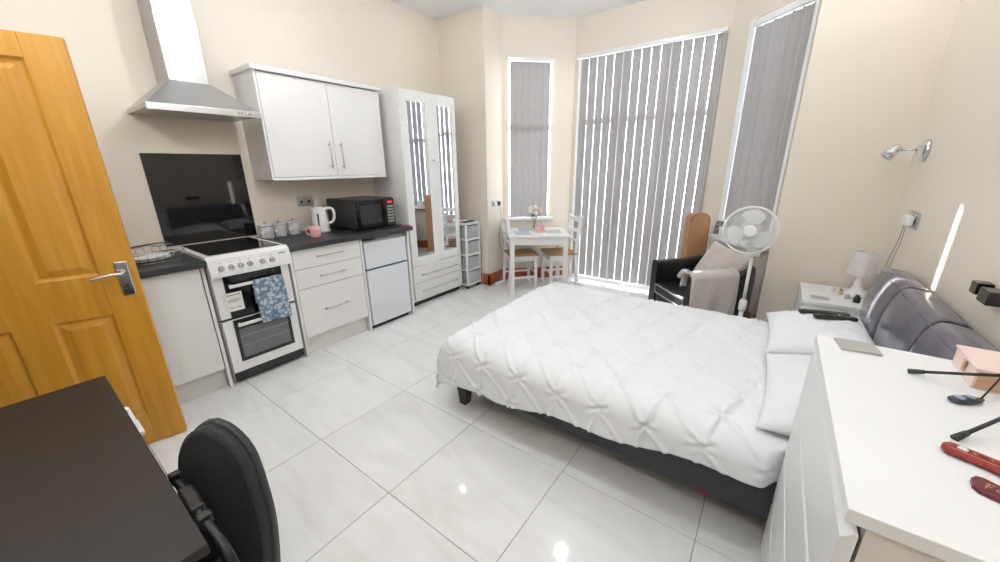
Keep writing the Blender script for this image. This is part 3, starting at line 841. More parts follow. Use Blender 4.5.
# ================================================================ DINING TABLE
TA = math.radians(36)
TBL = (-2.262, 3.805, 0)
TH = 0.70
t_ = thing('dining_table', 'small square white dining table in the bay corner', 'table', TBL, TA)
obj('tabletop', box(-0.345, 0.345, -0.32, 0.32, TH - 0.022, TH, 0.004), 'chairw', t_, True)
for x in (-0.305, 0.305):
    for y in (-0.28, 0.28):
        obj('leg', box(x - 0.025, x + 0.025, y - 0.025, y + 0.025, 0, TH - 0.022, 0.002), 'chairw', t_, True)
for s in (-1, 1):
    obj('apron', box(-0.28, 0.28, s * 0.29 - 0.01, s * 0.29 + 0.01, TH - 0.105, TH - 0.022), 'chairw', t_, True)
    obj('apron', box(s * 0.315 - 0.01, s * 0.315 + 0.01, -0.255, 0.255, TH - 0.105, TH - 0.022), 'chairw', t_, True)
ca, sa = math.cos(TA), math.sin(TA)
def onT(x, y, z=TH): return (TBL[0] + x * ca - y * sa, TBL[1] + x * sa + y * ca, z)

def dining_chair(label, loc, rz):
    """seat faces local -y"""
    c = thing('dining_chair', label, 'chair', loc, rz, 'white dining chairs')
    sw, sd, sh = 0.37, 0.36, 0.44
    obj('seat', box(-sw / 2, sw / 2, -sd / 2, sd / 2, sh - 0.02, sh, 0.006), 'seatwood', c, True, 'light brown wooden seat')
    for s in (-1, 1):
        obj('leg', box(s * 0.16 - 0.016, s * 0.16 + 0.016, -0.165, -0.133, 0, sh - 0.02, 0.002), 'chairw', c, True)
        # rear leg running up into the raked back post
        bm = nb()
        xs = (s * 0.165 - 0.016, s * 0.165 + 0.016)
        prof = [(0.19, 0), (0.155, 0.42), (0.16, 0.5), (0.205, 0.88)]
        loops = [[Vector((xs[0], y - 0.016, z)), Vector((xs[1], y - 0.016, z)), Vector((xs[1], y + 0.016, z)), Vector((xs[0], y + 0.016, z))] for y, z in prof]
        rings(bm, loops, True, False)
        obj('leg', bm, 'chairw', c, True)
        obj('side_stretcher', box(s * 0.16 - 0.009, s * 0.16 + 0.009, -0.135, 0.158, 0.14, 0.165), 'chairw', c, True)
        obj('apron', box(s * 0.16 - 0.009, s * 0.16 + 0.009, -0.135, 0.14, sh - 0.085, sh - 0.02), 'chairw', c, True)
    obj('apron', box(-0.145, 0.145, -0.162, -0.144, sh - 0.085, sh - 0.02), 'chairw', c, True)
    obj('apron', box(-0.15, 0.15, 0.14, 0.158, sh - 0.085, sh - 0.02), 'chairw', c, True)
    obj('front_stretcher', box(-0.145, 0.145, -0.158, -0.142, 0.19, 0.215), 'chairw', c, True)
    for z, hh, y in ((0.83, 0.055, 0.199), (0.70, 0.035, 0.184), (0.58, 0.03, 0.170)):
        obj('back_rail', box(-0.15, 0.15, y - 0.008, y + 0.008, z - hh / 2, z + hh / 2, 0.003), 'chairw', c, True)
    return c
# facing direction u=(cos36,sin36): local -y -> u means rz = TA + 90deg
dining_chair('white dining chair on the wardrobe side of the dining table', (-2.45, 3.735, 0), TA + PI / 2 + 0.2)
dining_chair('white dining chair on the blind side of the dining table', (-2.085, 4.04, 0), TA - PI / 2 + 0.2)

for i, (x, y, a, lab) in enumerate(((-0.18, -0.12, 0.05, 'grey-blue placemat on the near left of the dining table'), (-0.13, 0.15, 0.05, 'grey-blue placemat at the window corner of the dining table'), (0.185, -0.02, 0.0, 'grey-blue placemat on the right of the dining table'))):
    o = obj('placemat', box(-0.09, 0.09, -0.125, 0.125, 0, 0.003, 0.001, 1), 'mat'); o.location = onT(x, y); o.rotation_euler = (0, 0, TA + a)
    tag(o, lab, 'placemat', 'placemats')
v = onT(-0.03, 0.12)
t_ = thing('flower_vase', 'clear glass vase of white and peach flowers on the dining table', 'vase', v)
bm = nb(); lathe(bm, [(0.03, 0), (0.036, 0.004), (0.038, 0.03), (0.022, 0.08), (0.026, 0.115), (0.03, 0.12), (0.024, 0.115), (0.02, 0.08), (0.034, 0.03), (0.03, 0.008)], 20); obj('vase_glass', bm, 'vglass', t_, True)
fl_ = [(-0.05, 0.0, 0.255, 'petalw', 0.044), (0.012, -0.012, 0.275, 'petalw', 0.046), (0.068, 0.01, 0.235, 'petalp', 0.044), (0.04, 0.05, 0.245, 'petalp', 0.04), (-0.03, -0.04, 0.22, 'petalw', 0.038), (0.05, -0.045, 0.21, 'petalw', 0.036)]
for x, y, z, m_, r in fl_:
    bm = nb(); tube(bm, spline([(x * 0.1, y * 0.1, 0.015), (x * 0.3, y * 0.3, 0.12), (x, y, z)], 4), 0.0022, 5); st = obj('stem', bm, 'leaf', t_, True)
    bm = nb()
    for q in range(9):
        a = q * 2.4; rr = r * (0.35 + 0.6 * q / 9)
        c_ = Vector((x + rr * 0.6 * math.cos(a), y + rr * 0.6 * math.sin(a), z + 0.012 - 0.02 * q / 9))
        bmesh.ops.create_uvsphere(bm, u_segments=6, v_segments=4, radius=r * 0.5, matrix=Matrix.Translation(c_) @ Matrix.Rotation(a, 4, 'Z') @ Matrix.Diagonal((0.55, 1, 0.9, 1)))
    obj('bloom', bm, m_, st, True)
for a, z, L_ in ((0.3, 0.15, 0.07), (2.0, 0.17, 0.075), (3.6, 0.14, 0.08), (5.0, 0.16, 0.07), (4.2, 0.18, 0.06)):
    bm = nb()
    d_ = Vector((math.cos(a), math.sin(a), 0)); e_ = Vector((-math.sin(a), math.cos(a), 0))
    def lf(u, v_): return d_ * (0.01 + L_ * u) + e_ * ((v_ - 0.5) * 0.04 * math.sin(PI * min(1, u * 0.95 + 0.03))) + Vector((0, 0, z + 0.03 * math.sin(2.4 * u) - 0.01 * abs(v_ - 0.5)))
    grid(bm, lf, 6, 2)
    o = obj('leaf', bm, 'leaf', t_, True); solid(o, 0.001)
tr = thing('candle_tray', 'pink round tray on the dining table below the candles', 'tray', onT(0.03, -0.03))
bm = nb(); lathe(bm, [(0.07, 0), (0.075, 0.012), (0.072, 0.012), (0.066, 0.004)], 24); obj('dish', bm, 'blush', tr, True)
for x, y, h_, lab in ((0.055, -0.015, 0.075, 'taller pink candle jar on the dining table'), (0.0, -0.055, 0.04, 'shorter pink candle jar on the dining table')):
    c_ = thing('candle_jar', lab, 'candle', onT(x, y, TH + 0.0045), 0, 'pink candles')
    bm = nb(); lathe(bm, [(0.029, 0), (0.031, 0.003), (0.031, h_), (0.028, h_), (0.028, h_ - 0.012)], 18); obj('jar', bm, 'pink', c_, True)
    bm = nb(); tube(bm, [(0, 0, h_ - 0.013), (0, 0, h_ - 0.002)], 0.001, 5); obj('wick', bm, 'ink', c_, True)

# ================================================================ BED
BY0, BY1, BX0, BX1 = 1.465, 2.785, -1.43, 0.62
t_ = thing('bed', 'double bed with black leather frame and curved panelled headboard', 'bed', (-0.4, 2.12, 0))
obj('side_rail', box(BX0, 0.48, BY0, BY0 + 0.045, 0.135, 0.34, 0.012, 3), 'bleather', t_)
obj('side_rail', box(BX0, 0.48, BY1 - 0.045, BY1, 0.135, 0.34, 0.012, 3), 'bleather', t_)
obj('foot_rail', box(BX0 - 0.002, BX0 + 0.045, BY0 + 0.046, BY1 - 0.046, 0.135, 0.34, 0.012, 3), 'bleather', t_)
for x, y in ((BX0 + 0.028, BY0 + 0.03), (BX0 + 0.028, BY1 - 0.03), (0.3, BY0 + 0.055), (0.3, BY1 - 0.055)):
    rings(bm := nb(), [rect(x - 0.025, x + 0.025, y - 0.025, y + 0.025, 0), rect(x - 0.035, x + 0.04, y - 0.038, y + 0.038, 0.15)], True, False)
    obj('leg', bm, 'dark', t_)
obj('slat_base', box(BX0 + 0.05, 0.48, BY0 + 0.05, BY1 - 0.05, 0.20, 0.235), 'dark', t_)
bm = nb()
bbx(bm, -0.9, 0.2, 2.05, 2.2, 0.12, 0.2)
obj('centre_beam', bm, 'dark', t_)
# headboard: curved profile extruded along y in four upholstered panels
hp_ = spline([(0.535, 0, 0.30), (0.495, 0, 0.48), (0.484, 0, 0.62), (0.488, 0, 0.74), (0.505, 0, 0.83), (0.522, 0, 0.882), (0.545, 0, 0.905), (0.59, 0, 0.903), (0.628, 0, 0.885), (0.636, 0, 0.80)], 4) + [Vector((0.636, 0, 0.30))]
HY = [1.455, 1.92, 2.385, 2.79]
for i in range(3):
    y0, y1 = HY[i] + 0.002, HY[i + 1] - 0.002
    bm = nb()
    loops = []
    cc = Vector((0.57, 0, 0.6))
    for q, ins in ((0, 0.012), (0.02, 0.004), (0.08, 0.0), (0.5, -0.004), (0.92, 0.0), (0.98, 0.004), (1, 0.012)):
        y = y0 + (y1 - y0) * q
        L_ = []
        for p_ in hp_:
            dv = (p_ - cc); dv = dv * (1 - ins / max(dv.length, 0.05))
            g = cc + dv
            L_.append(Vector((min(g.x, 0.638), y, g.z)))
        loops.append(L_)
    rings(bm, loops, True, True)
    obj('headboard_panel', bm, 'hleather', t_)
for y in HY[1:3]:
    bm = nb(); tube(bm, [(p_.x + (0.006 if p_.x < 0.56 else 0), y, p_.z - 0.005) for p_ in hp_[:-2]], 0.004, 6)
    obj('seam', bm, 'dark', t_)
bm = nb(); tube(bm, [(0.521, HY[0] + 0.01, 0.884), (0.521, HY[3] - 0.01, 0.884)], 0.003, 6); obj('piping', bm, 'hleather', t_)

mt = tag(obj('mattress', box(BX0 + 0.05, 0.475, BY0 + 0.05, BY1 - 0.05, 0.236, 0.455, 0.04, 4), 'linen'), 'white mattress under the duvet on the black bed', 'mattress')

# duvet
ZT = 0.466
dx0, dx1, dy0, dy1 = BX0 + 0.012, 0.30, BY0 + 0.035, BY1 - 0.045
RR = 0.09
OFx, OFar = 0.34, 0.30
def wrapd(d, r=RR):
    """d>0: distance beyond the edge along the cloth -> (outward, drop, side weight)"""
    if d <= 0: return 0.0, 0.0, 0.0
    phi = d / r
    lim = PI / 2 * 0.94
    if phi <= lim: return r * math.sin(phi), r * (1 - math.cos(phi)), phi / lim
    o_ = r * math.sin(lim); p_ = r * (1 - math.cos(lim)); e_ = d - lim * r
    return o_ + e_ * math.cos(lim) , p_ + e_ * math.sin(lim), 1.0
P_ = 0.215
def tuck(s, t):
    wx = 0.022 * noise.noise(Vector((s * 2.6, t * 2.6, 1.7))); wy = 0.022 * noise.noise(Vector((s * 2.6, t * 2.6, 9.2)))
    s2, t2 = s + wx + 0.938, t + wy - 1.37
    nn_ = t2 / 0.172
    a = (s2 - 0.04 * nn_) / 0.218
    b_ = a + nn_
    fa, fb = abs(math.sin(PI * a)), abs(math.sin(PI * b_))
    ka, kb = round(a), round(b_)
    ky = (kb - ka) * 0.172; kx = ka * 0.218 + 0.04 * (kb - ka)
    ex, ey = s2 - kx, t2 - ky
    r = math.hypot(ex, ey)
    th = math.atan2(ey, ex)
    rnd = noise.noise(Vector((ka * 7.3, kb * 5.1, 0.5)))
    h = 0.013 * (fa * fb) ** 0.5
    # pinched pleats standing up along the lines between the knots
    da, db = abs(a - ka) * 0.212, abs(b_ - kb) * 0.1515
    pl = max(math.exp(-(da / 0.0085) ** 2), math.exp(-(db / 0.0085) ** 2))
    am = 0.8 + 0.45 * noise.noise(Vector((s * 5, t * 5, 4.4)))
    h += 0.019 * pl * max(0.2, am) * min(1, r / 0.02)
    # fan of gathers round each knot
    h += 0.0065 * math.cos(6 * th + 9 * rnd) * math.exp(-((r - 0.03) / 0.026) ** 2)
    h -= 0.010 * math.exp(-(r / 0.014) ** 2)
    h += 0.003 * noise.noise(Vector((s * 12, t * 12, 3.0))) + 0.012 * noise.noise(Vector((s * 2.5, t * 2.5, 6.0)))
    return h
def duvet_pt(s, t, hh):
    ox, px, sx = wrapd(dx0 - s)
    on_, pn, sn = wrapd(dy0 - t)
    of, pf, sf = wrapd(t - dy1)
    x = max(s, dx0) - ox
    y = min(max(t, dy0), dy1) - on_ + of
    drop = (px ** 3 + (pn + pf) ** 3) ** (1 / 3)
    crown = 0.018 * (1 - ((y - 2.12) / 0.66) ** 4) if 1.46 < y < 2.78 else 0
    nv = Vector((-sx, -sn + sf, max(0.0, 1 - max(sx, sn, sf)) + 0.12)).normalized()
    return Vector((x, y, ZT + crown - drop)) + nv * hh
NS, NT = 250, 250
bm = nb()
def dv(u, v_):
    s = (dx0 - OFx) + (dx1 - dx0 + OFx) * u
    xx = min(max((s - dx0) / (dx1 - dx0), -0.2), 1)
    nearL = 0.345 - 0.18 * max(0, xx) + 0.012 * math.sin(s * 11)
    t = (dy0 - nearL) + (dy1 + OFar - dy0 + nearL) * v_
    hh = tuck(s, t)
    p_ = duvet_pt(s, t, hh)
    if p_.z < 0.12: p_.z = 0.12 + 0.02 * (p_.z - 0.12)
    if p_.x > 0.13 and p_.y < 1.462: p_.y = 1.462 - (1.462 - p_.y) * max(0.0, 1 - (p_.x - 0.13) / 0.04)
    # soft rolled hem near the head
    if u > 0.965: p_.z -= 0.03 * ((u - 0.965) / 0.035) ** 2
    return p_
grid(bm, dv, NS, NT)
o = obj('duvet', bm, 'linen'); solid(o, 0.012, -1)
tag(o, 'white pintuck duvet spread over the double bed', 'duvet')

def pillow(name, label, loc, rot, sx, sy, th, m='pillow', group=None, cat='pillow', seed=0, wr=0.006, edge=0.006):
    bm = nb()
    n = 26
    def hgt(u, v_):
        k_ = max(0.0, (1 - abs(u) ** 2.6)) ** 0.55 * max(0.0, (1 - abs(v_) ** 2.6)) ** 0.55
        return th / 2 * k_ * (1 + 0.12 * noise.noise(Vector((u * 1.7 + seed, v_ * 1.7, seed)))) + wr * k_ * noise.noise(Vector((u * 5, v_ * 5, seed + 3)))
    def pt(i, j, sg):
        u, v_ = -1 + 2 * i / n, -1 + 2 * j / n
        pin = 1 - 0.07 * (1 - abs(v_) ** 2) * abs(u) ** 6
        pin2 = 1 - 0.07 * (1 - abs(u) ** 2) * abs(v_) ** 6
        return Vector((u * sx / 2 * pin, v_ * sy / 2 * pin2, sg * (hgt(u, v_) + edge / 2)))
    A = [[bm.verts.new(pt(i, j, 1)) for j in range(n + 1)] for i in range(n + 1)]
    B = [[bm.verts.new(pt(i, j, -1)) for j in range(n + 1)] for i in range(n + 1)]
    for i in range(n):
        for j in range(n):
            bm.faces.new((A[i][j], A[i + 1][j], A[i + 1][j + 1], A[i][j + 1])).smooth = True
            bm.faces.new((B[i][j], B[i][j + 1], B[i + 1][j + 1], B[i + 1][j])).smooth = True
    rim = [(i, 0) for i in range(n)] + [(n, j) for j in range(n)] + [(i, n) for i in range(n, 0, -1)] + [(0, j) for j in range(n, 0, -1)]
    for q in range(len(rim)):
        i, j = rim[q]; i2, j2 = rim[(q + 1) % len(rim)]
        bm.faces.new((B[i][j], B[i2][j2], A[i2][j2], A[i][j]))
    o = obj(name, bm, m)
    o.location = loc; o.rotation_euler = rot
    tag(o, label, cat, group)
    return o
pillow('pillow', 'white pillow at the far side of the bed under the remotes', (0.29, 2.45, 0.572), (0, math.radians(-9), 0.02), 0.44, 0.62, 0.15, seed=2, group='bed pillows', wr=0.012)
pillow('pillow', 'white pillow at the near side of the bed beside the chest of drawers', (0.30, 1.81, 0.548), (math.radians(3), math.radians(-8), -0.02), 0.44, 0.64, 0.14, seed=5, group='bed pillows', wr=0.012)

def remote(label, p0, p1, w_, h_, z):
    p0, p1 = Vector((*p0, z)), Vector((*p1, z))
    L_ = (p1 - p0).length; a = math.atan2(p1.y - p0.y, p1.x - p0.x)
    t_ = thing('remote_control', label, 'remote', p0, 0, 'remotes on the pillow', (0, 0, a))
    obj('case', box(0, L_, -w_ / 2, w_ / 2, 0, h_, 0.006, 3), 'black', t_, True)
    for i in range(5):
        for j in range(2):
            obj('button', box(0.02 + i * 0.024, 0.032 + i * 0.024, -0.012 + j * 0.015, -0.003 + j * 0.015, h_ - 0.001, h_ + 0.002), 'plasticd', t_, True)
remote('longer black remote control on the far pillow beside the nightstand', (0.205, 2.54), (0.42, 2.61), 0.04, 0.02, 0.646)
remote('shorter black remote control on the far pillow nearer the camera', (0.265, 2.47), (0.44, 2.53), 0.038, 0.02, 0.656)
tag(obj('pink_slipper', box(-0.08, -0.02, 1.60, 1.72, 0, 0.03, 0.012), 'pinkfab'), 'bright pink slipper tucked under the bed', 'slipper')

# ================================================================ BEDSIDE
t_ = thing('nightstand', 'white bedside table in the corner beside the headboard', 'bedside table', (0.44, 3.26, 0))
obj('carcass', box(0.262, 0.628, 3.035, 3.475, 0, 0.565), 'chest', t_)
obj('top', box(0.245, 0.632, 3.02, 3.49, 0.565, 0.588, 0.002), 'chest', t_)
for z0, z1 in ((0.05, 0.295), (0.30, 0.545)):
    obj('drawer', box(0.246, 0.263, 3.03, 3.48, z0, z1, 0.002), 'chest', t_)
t_ = thing('table_lamp', 'white bedside lamp with a pleated tapered shade', 'lamp', (0.53, 3.29, 0.588))
bm = nb(); lathe(bm, [(0.055, 0), (0.06, 0.01), (0.05, 0.03), (0.03, 0.05), (0.022, 0.08), (0.024, 0.1), (0.014, 0.12), (0.012, 0.17)], 24); obj('base', bm, 'whitep', t_, True)
bm = nb()
loops = []
for r, z in ((0.078, 0.155), (0.052, 0.305), (0.050, 0.305), (0.076, 0.155)):
    loops.append([Vector(((r + (0.0012 if k_ % 2 else 0)) * math.cos(2 * PI * k_ / 64), (r + (0.0012 if k_ % 2 else 0)) * math.sin(2 * PI * k_ / 64), z)) for k_ in range(64)])
rings(bm, loops, False, False, True); obj('shade', bm, 'shade', t_, True)
tag(obj('phone', box(0.29, 0.385, 3.085, 3.14, 0.5885, 0.597, 0.003), 'greypad'), 'grey phone lying on the bedside table', 'phone')
for i, (x, y, r, h_, m_, lab) in enumerate(((0.42, 3.35, 0.016, 0.035, 'blush', 'small blush cosmetic pot at the back of the bedside table'), (0.455, 3.28, 0.013, 0.04, 'blushd', 'small brown bottle beside the bedside lamp'), (0.48, 3.20, 0.014, 0.035, 'ceramic', 'small grey pot in front of the bedside lamp'), (0.52, 3.14, 0.018, 0.05, 'black', 'small black bottle at the headboard end of the bedside table'))):
    b_ = thing('cosmetic_bottle', lab, 'bottle', (x, y, 0.588), 0, 'cosmetics on the bedside table')
    bm = nb(); lathe(bm, [(r * 0.9, 0), (r, 0.003), (r, h_ * 0.7), (r * 0.6, h_ * 0.78)], 14); obj('body', bm, m_, b_, True)
    bm = nb(); lathe(bm, [(r * 0.65, h_ * 0.78), (r * 0.65, h_), (r * 0.5, h_ + 0.001)], 12); obj('cap', bm, 'white' if i % 2 == 0 else 'black', b_, True)

# right wall: light, sockets, plugs
t_ = thing('wall_spotlight', 'chrome adjustable wall spotlight above the bedside table', 'wall light', (XR, 3.27, 1.51))
bm = nb(); tube(bm, [(XR, 3.25, 1.51), (XR - 0.018, 3.25, 1.51)], [0.062, 0.058], 28); obj('backplate', bm, 'chrome', t_)
obj('switch_box', box(XR - 0.045, XR - 0.018, 3.215, 3.275, 1.48, 1.54, 0.003), 'chrome', t_)
bm = nb(); tube(bm, [(XR - 0.045, 3.25, 1.515), (0.535, 3.31, 1.517)], 0.006, 8); obj('arm', bm, 'chrome', t_)
bm = nb(); lathe(bm, [(0.012, 0.035), (0.022, 0.03), (0.027, 0.0), (0.033, -0.05), (0.030, -0.05), (0.022, -0.005)], 20, (0.52, 3.31, 1.515), Matrix.Rotation(math.radians(40), 4, 'Y')); hd = obj('lamp_head', bm, 'chrome', t_)
bm = nb(); lathe(bm, [(0.027, -0.04), (0.027, -0.043)], 16, (0.52, 3.31, 1.515), Matrix.Rotation(math.radians(40), 4, 'Y')); obj('lens', bm, 'white', hd)

socket('wall_socket', 'steel double socket with white plugs above the headboard end', (XR, 3.07, 1.135), (0, 1, 0), (-1, 0, 0), ((-0.03, 'whitep'), (0.03, 'whitep')), (0.19, 0.09))
t_ = thing('lamp_cable', 'two thin pale cables hanging from the socket behind the headboard', 'cable', (0.62, 3.05, 0.6))
for y, dy in ((3.05, 0.10), (3.09, 0.16)):
    bm = nb(); tube(bm, spline([(XR - 0.03, y, 1.10), (XR - 0.025, y + dy * 0.3, 1.0), (XR - 0.03, y + dy * 0.7, 0.85), (XR - 0.02, y + dy, 0.65), (XR - 0.03, y + dy + 0.02, 0.6)], 5), 0.0025, 5); obj('cord', bm, 'cableg', t_)
t_ = thing('wall_bracket', 'pair of glossy black box plugs on the wall above the headboard', 'wall bracket', (XR, 1.95, 1.02))
obj('holder', box(XR - 0.04, XR, 1.945, 1.995, 1.006, 1.048, 0.003), 'blackglass', t_)
obj('holder', box(XR - 0.045, XR, 1.83, 1.905, 1.0, 1.046, 0.003), 'blackglass', t_)
obj('back_bar', box(XR - 0.02, XR, 1.90, 1.95, 1.012, 1.04), 'blackglass', t_)

# ================================================================ CHEST OF DRAWERS
KZ = 0.93
KY0, KY1, KX0 = 0.685, 1.452, 0.172
t_ = thing('chest_of_drawers', 'white four-drawer chest of drawers beside the bed in the right foreground', 'chest of drawers', (0.41, 1.07, 0))
obj('top', box(KX0, XR - 0.005, KY0 - 0.004, KY1, KZ - 0.026, KZ, 0.0015), 'chest', t_)
obj('carcass', box(KX0 + 0.028, XR - 0.008, KY0 + 0.004, KY1 - 0.004, 0.0, KZ - 0.028), 'chestshade', t_)
zs = [0.035, 0.25, 0.465, 0.68, 0.885]
for i in range(4):
    z0, z1 = zs[i] + 0.003, zs[i + 1] - 0.003
    bm = nb()
    # bevelled top edge of the drawer front works as the grip
    prism(bm, [(KX0 + 0.002, KY0, z0), (KX0 + 0.022, KY0, z0), (KX0 + 0.022, KY0, z1), (KX0 + 0.016, KY0, z1), (KX0 + 0.002, KY0, z1 - 0.014)], (0, KY1 - KY0, 0))
    obj('drawer', bm, 'chest', t_)
# things on it
tag(obj('tablet', box(-0.04, 0.04, -0.045, 0.045, 0, 0.007, 0.003), 'greypad'), 'flat grey tablet lying at the far corner of the chest of drawers', 'tablet')
o = bpy.data.objects['tablet']; o.location = (0.262, 1.403, KZ); o.rotation_euler = (0, 0, math.radians(-82)); 
t_ = thing('gift_box', 'blush pink card box on the chest of drawers by the headboard', 'box', (0.505, 1.355, KZ), math.radians(-2))
obj('box_body', box(-0.055, 0.075, -0.075, 0.072, 0, 0.052, 0.001, 1), 'blush', t_, True)
obj('front_flap', box(-0.05, 0.07, -0.0765, -0.074, 0.003, 0.046), 'blushd', t_, True, 'kraft brown inner flap')
obj('lid', box(-0.058, 0.078, -0.079, 0.075, 0.047, 0.054, 0.001, 1), 'blush', t_, True)
obj('ribbon_tab', box(-0.060, -0.0575, -0.02, -0.006, 0.018, 0.046), 'blushd', t_, True)
t_ = thing('phone_tripod', 'black folding phone tripod with spread legs on the chest of drawers', 'tripod', (0.53, 1.15, KZ))
ap = Vector((0.56, 1.20, KZ + 0.105))
for f_ in ((0.352, 1.293, KZ + 0.006), (0.360, 1.003, KZ + 0.006), (0.634, 1.10, KZ + 0.006)):
    f_ = Vector(f_); mid = f_.lerp(ap, 0.55)
    bm = nb(); tube(bm, [f_, mid], 0.0038, 8); tube(bm, [mid, ap], 0.005, 8)
    l_ = obj('leg', bm, 'black', t_)
    bm = nb(); tube(bm, [f_ - (ap - f_).normalized() * 0.006, f_ + (ap - f_).normalized() * 0.022], [0.007, 0.0055], 8); obj('rubber_foot', bm, 'plasticd', l_)
bm = nb(); tube(bm, [ap - Vector((0, 0, 0.012)), ap + Vector((0, 0, 0.05))], 0.011, 12); obj('hub', bm, 'black', t_)
t_ = thing('shutter_remote', 'dark slate shutter remote with a black wrist cord on the chest', 'remote', (0.417, 1.192, KZ), math.radians(38))
bm = nb()
loops = []
for q in range(13):
    x = -0.034 + 0.066 * q / 12
    e_ = max(0.08, 1 - abs((x + 0.001) / 0.034) ** 3) ** 0.5
    wv = 0.0155 * e_ * (1 - 0.1 * math.cos(x * 90)); hv = 0.006 * e_
    loops.append([Vector((x, wv * math.cos(a), 0.0065 + hv * math.sin(a))) for a in [2 * PI * k_ / 14 for k_ in range(14)]])
rings(bm, loops); obj('case', bm, 'fob', t_, True)
for x, r in ((-0.014, 0.009), (0.012, 0.007)):
    bm = nb(); lathe(bm, [(r, 0.0115), (r * 0.9, 0.0135), (0.001, 0.0138)], 14, (x, 0, 0)); obj('button', bm, 'fobb', t_, True)
bm = nb(); tube(bm, [(0.036 + 0.005 * math.cos(a), 0.005 * math.sin(a), 0.006) for a in [2 * PI * k_ / 12 for k_ in range(12)]], 0.0012, 6, closed=True); obj('ring', bm, 'black', t_, True)
bm = nb(); tube(bm, spline([(0.446, 1.216, KZ + 0.006), (0.455, 1.228, KZ + 0.02), (0.472, 1.25, KZ + 0.05), (0.485, 1.268, KZ + 0.075), (0.487, 1.285, KZ + 0.10), (0.505, 1.30, KZ + 0.10), (0.515, 1.285, KZ + 0.08), (0.50, 1.27, KZ + 0.07), (0.486, 1.269, KZ + 0.076)], 6), 0.0018, 6); obj('wrist_cord', bm, 'black', t_)

t_ = thing('glasses_case', 'narrow red patterned case lying on the chest of drawers', 'case', (0.328, 0.952, KZ), math.radians(-22))
loops = []
bm = nb()
for q in range(15):
    x = 0.10 * q / 14
    e_ = min(1, 0.45 + x / 0.012) * (1 - 0.12 * math.sin(x * 60) * (x > 0.05))
    wv, hv = 0.0165 * e_, 0.0085 * min(1, e_)
    loops.append([Vector((x, wv * math.cos(a) , 0.0088 + hv * math.copysign(abs(math.sin(a)) ** 0.7, math.sin(a)))) for a in [2 * PI * k_ / 16 for k_ in range(16)]])
rings(bm, loops); gc = obj('case', bm, 'redcase', t_, True)
for x, r1, r2, m_ in ((0.024, 0.006, 0.008, 'paper'), (0.048, 0.011, 0.005, 'gold'), (0.079, 0.008, 0.006, 'greypad')):
    bm = nb()
    tube(bm, [(x + r1 * math.cos(a), r2 * math.sin(a), 0.0176 - 0.0022 * abs(math.sin(a))) for a in [2 * PI * k_ / 14 for k_ in range(14)]], 0.001, 5, closed=True)
    obj('print', bm, m_, gc, True)
obj('print', box(0.0195, 0.0285, -0.006, 0.006, 0.0172, 0.0182), 'paper', gc, True)
obj('print', box(0.0425, 0.0535, -0.003, 0.003, 0.0172, 0.0182), 'maroon', gc, True)
obj('print', box(0.073, 0.085, -0.004, 0.004, 0.0168, 0.0180), 'gold', gc, True)
for zz_ in (-0.0105, 0.0105):
    obj('print', box(0.012, 0.095, zz_ - 0.0006, zz_ + 0.0006, 0.0150, 0.0166), 'gold', gc, True)
t_ = thing('key_pouch', 'maroon leather key pouch with gold lettering on the chest corner', 'pouch', (0.343, 0.868, KZ), math.radians(-20))
bm = nb()
pl = [(0, 0.003), (0.004, 0.016), (0.012, 0.02), (0.045, 0.012), (0.06, 0.008), (0.075, 0.006), (0.075, -0.028), (0.05, -0.03), (0.012, -0.026), (0.004, -0.018)]
prism(bm, [(x, y, 0.0005) for x, y in pl], (0, 0, 0.006)); po = obj('flap', bm, 'maroon', t_, True)
bm = nb(); tube(bm, [(x * 0.93 + 0.002, y * 0.88, 0.0066) for x, y in pl], 0.0006, 4, closed=True); obj('stitching', bm, 'magenta', po, True)
# gold script letters built as strokes
for pts_ in ([(0.019, 0.005), (0.0175, -0.003), (0.016, -0.012)], [(0.015, 0.004), (0.020, 0.006), (0.026, 0.005)], [(0.0155, -0.003), (0.019, -0.002), (0.023, -0.003)],
             [(0.027, -0.004), (0.030, 0.000), (0.033, -0.004), (0.030, -0.008), (0.027, -0.004)],
             [(0.035, -0.006), (0.038, -0.002), (0.041, -0.006), (0.038, -0.010), (0.035, -0.006)],
             [(0.044, -0.012), (0.047, -0.004), (0.050, -0.010), (0.053, -0.004)]):
    bm = nb(); tube(bm, spline([(x, y, 0.0068) for x, y in pts_], 4), 0.0009, 5); obj('lettering', bm, 'gold', po, True)
bm = nb(); lathe(bm, [(0.006, 0.0065), (0.006, 0.009), (0.004, 0.0095)], 12, (0.045, 0.012, 0)); obj('stud', bm, 'black', po, True)
tag(obj('pink_bottle', box(0.585, 0.632, 1.27, 1.345, KZ, KZ + 0.06, 0.008), 'blush'), 'small pink bottle at the wall edge of the chest', 'bottle')

# ================================================================ DESK AND OFFICE CHAIR
t_ = thing('desk', 'dark espresso desk in the left foreground', 'desk', (-1.33, -0.17, 0))
DX0, DX1, DY0, DY1, DZ = -1.868, -0.798, -0.435, 0.087, 0.74
obj('desktop', box(DX0, DX1, DY0, DY1, DZ - 0.025, DZ, 0.002), 'desk', t_)
for x in (DX0 + 0.02, DX1 - 0.045):
    obj('side_panel', box(x, x + 0.025, DY0 + 0.03, DY1 - 0.06, 0, DZ - 0.025), 'desk', t_)
obj('modesty_panel', box(DX0 + 0.045, DX1 - 0.045, DY0 + 0.03, DY0 + 0.05, 0.3, DZ - 0.025), 'desk', t_)
bm = nb(); bbx(bm, -1.565, -1.37, DY1, DY1 + 0.010, DZ - 0.024, DZ - 0.012, 0.001)
bbx(bm, -1.555, -1.53, DY1, DY1 + 0.006, DZ - 0.012, DZ - 0.004); bbx(bm, -1.47, -1.38, DY1, DY1 + 0.013, DZ - 0.026, DZ - 0.02)
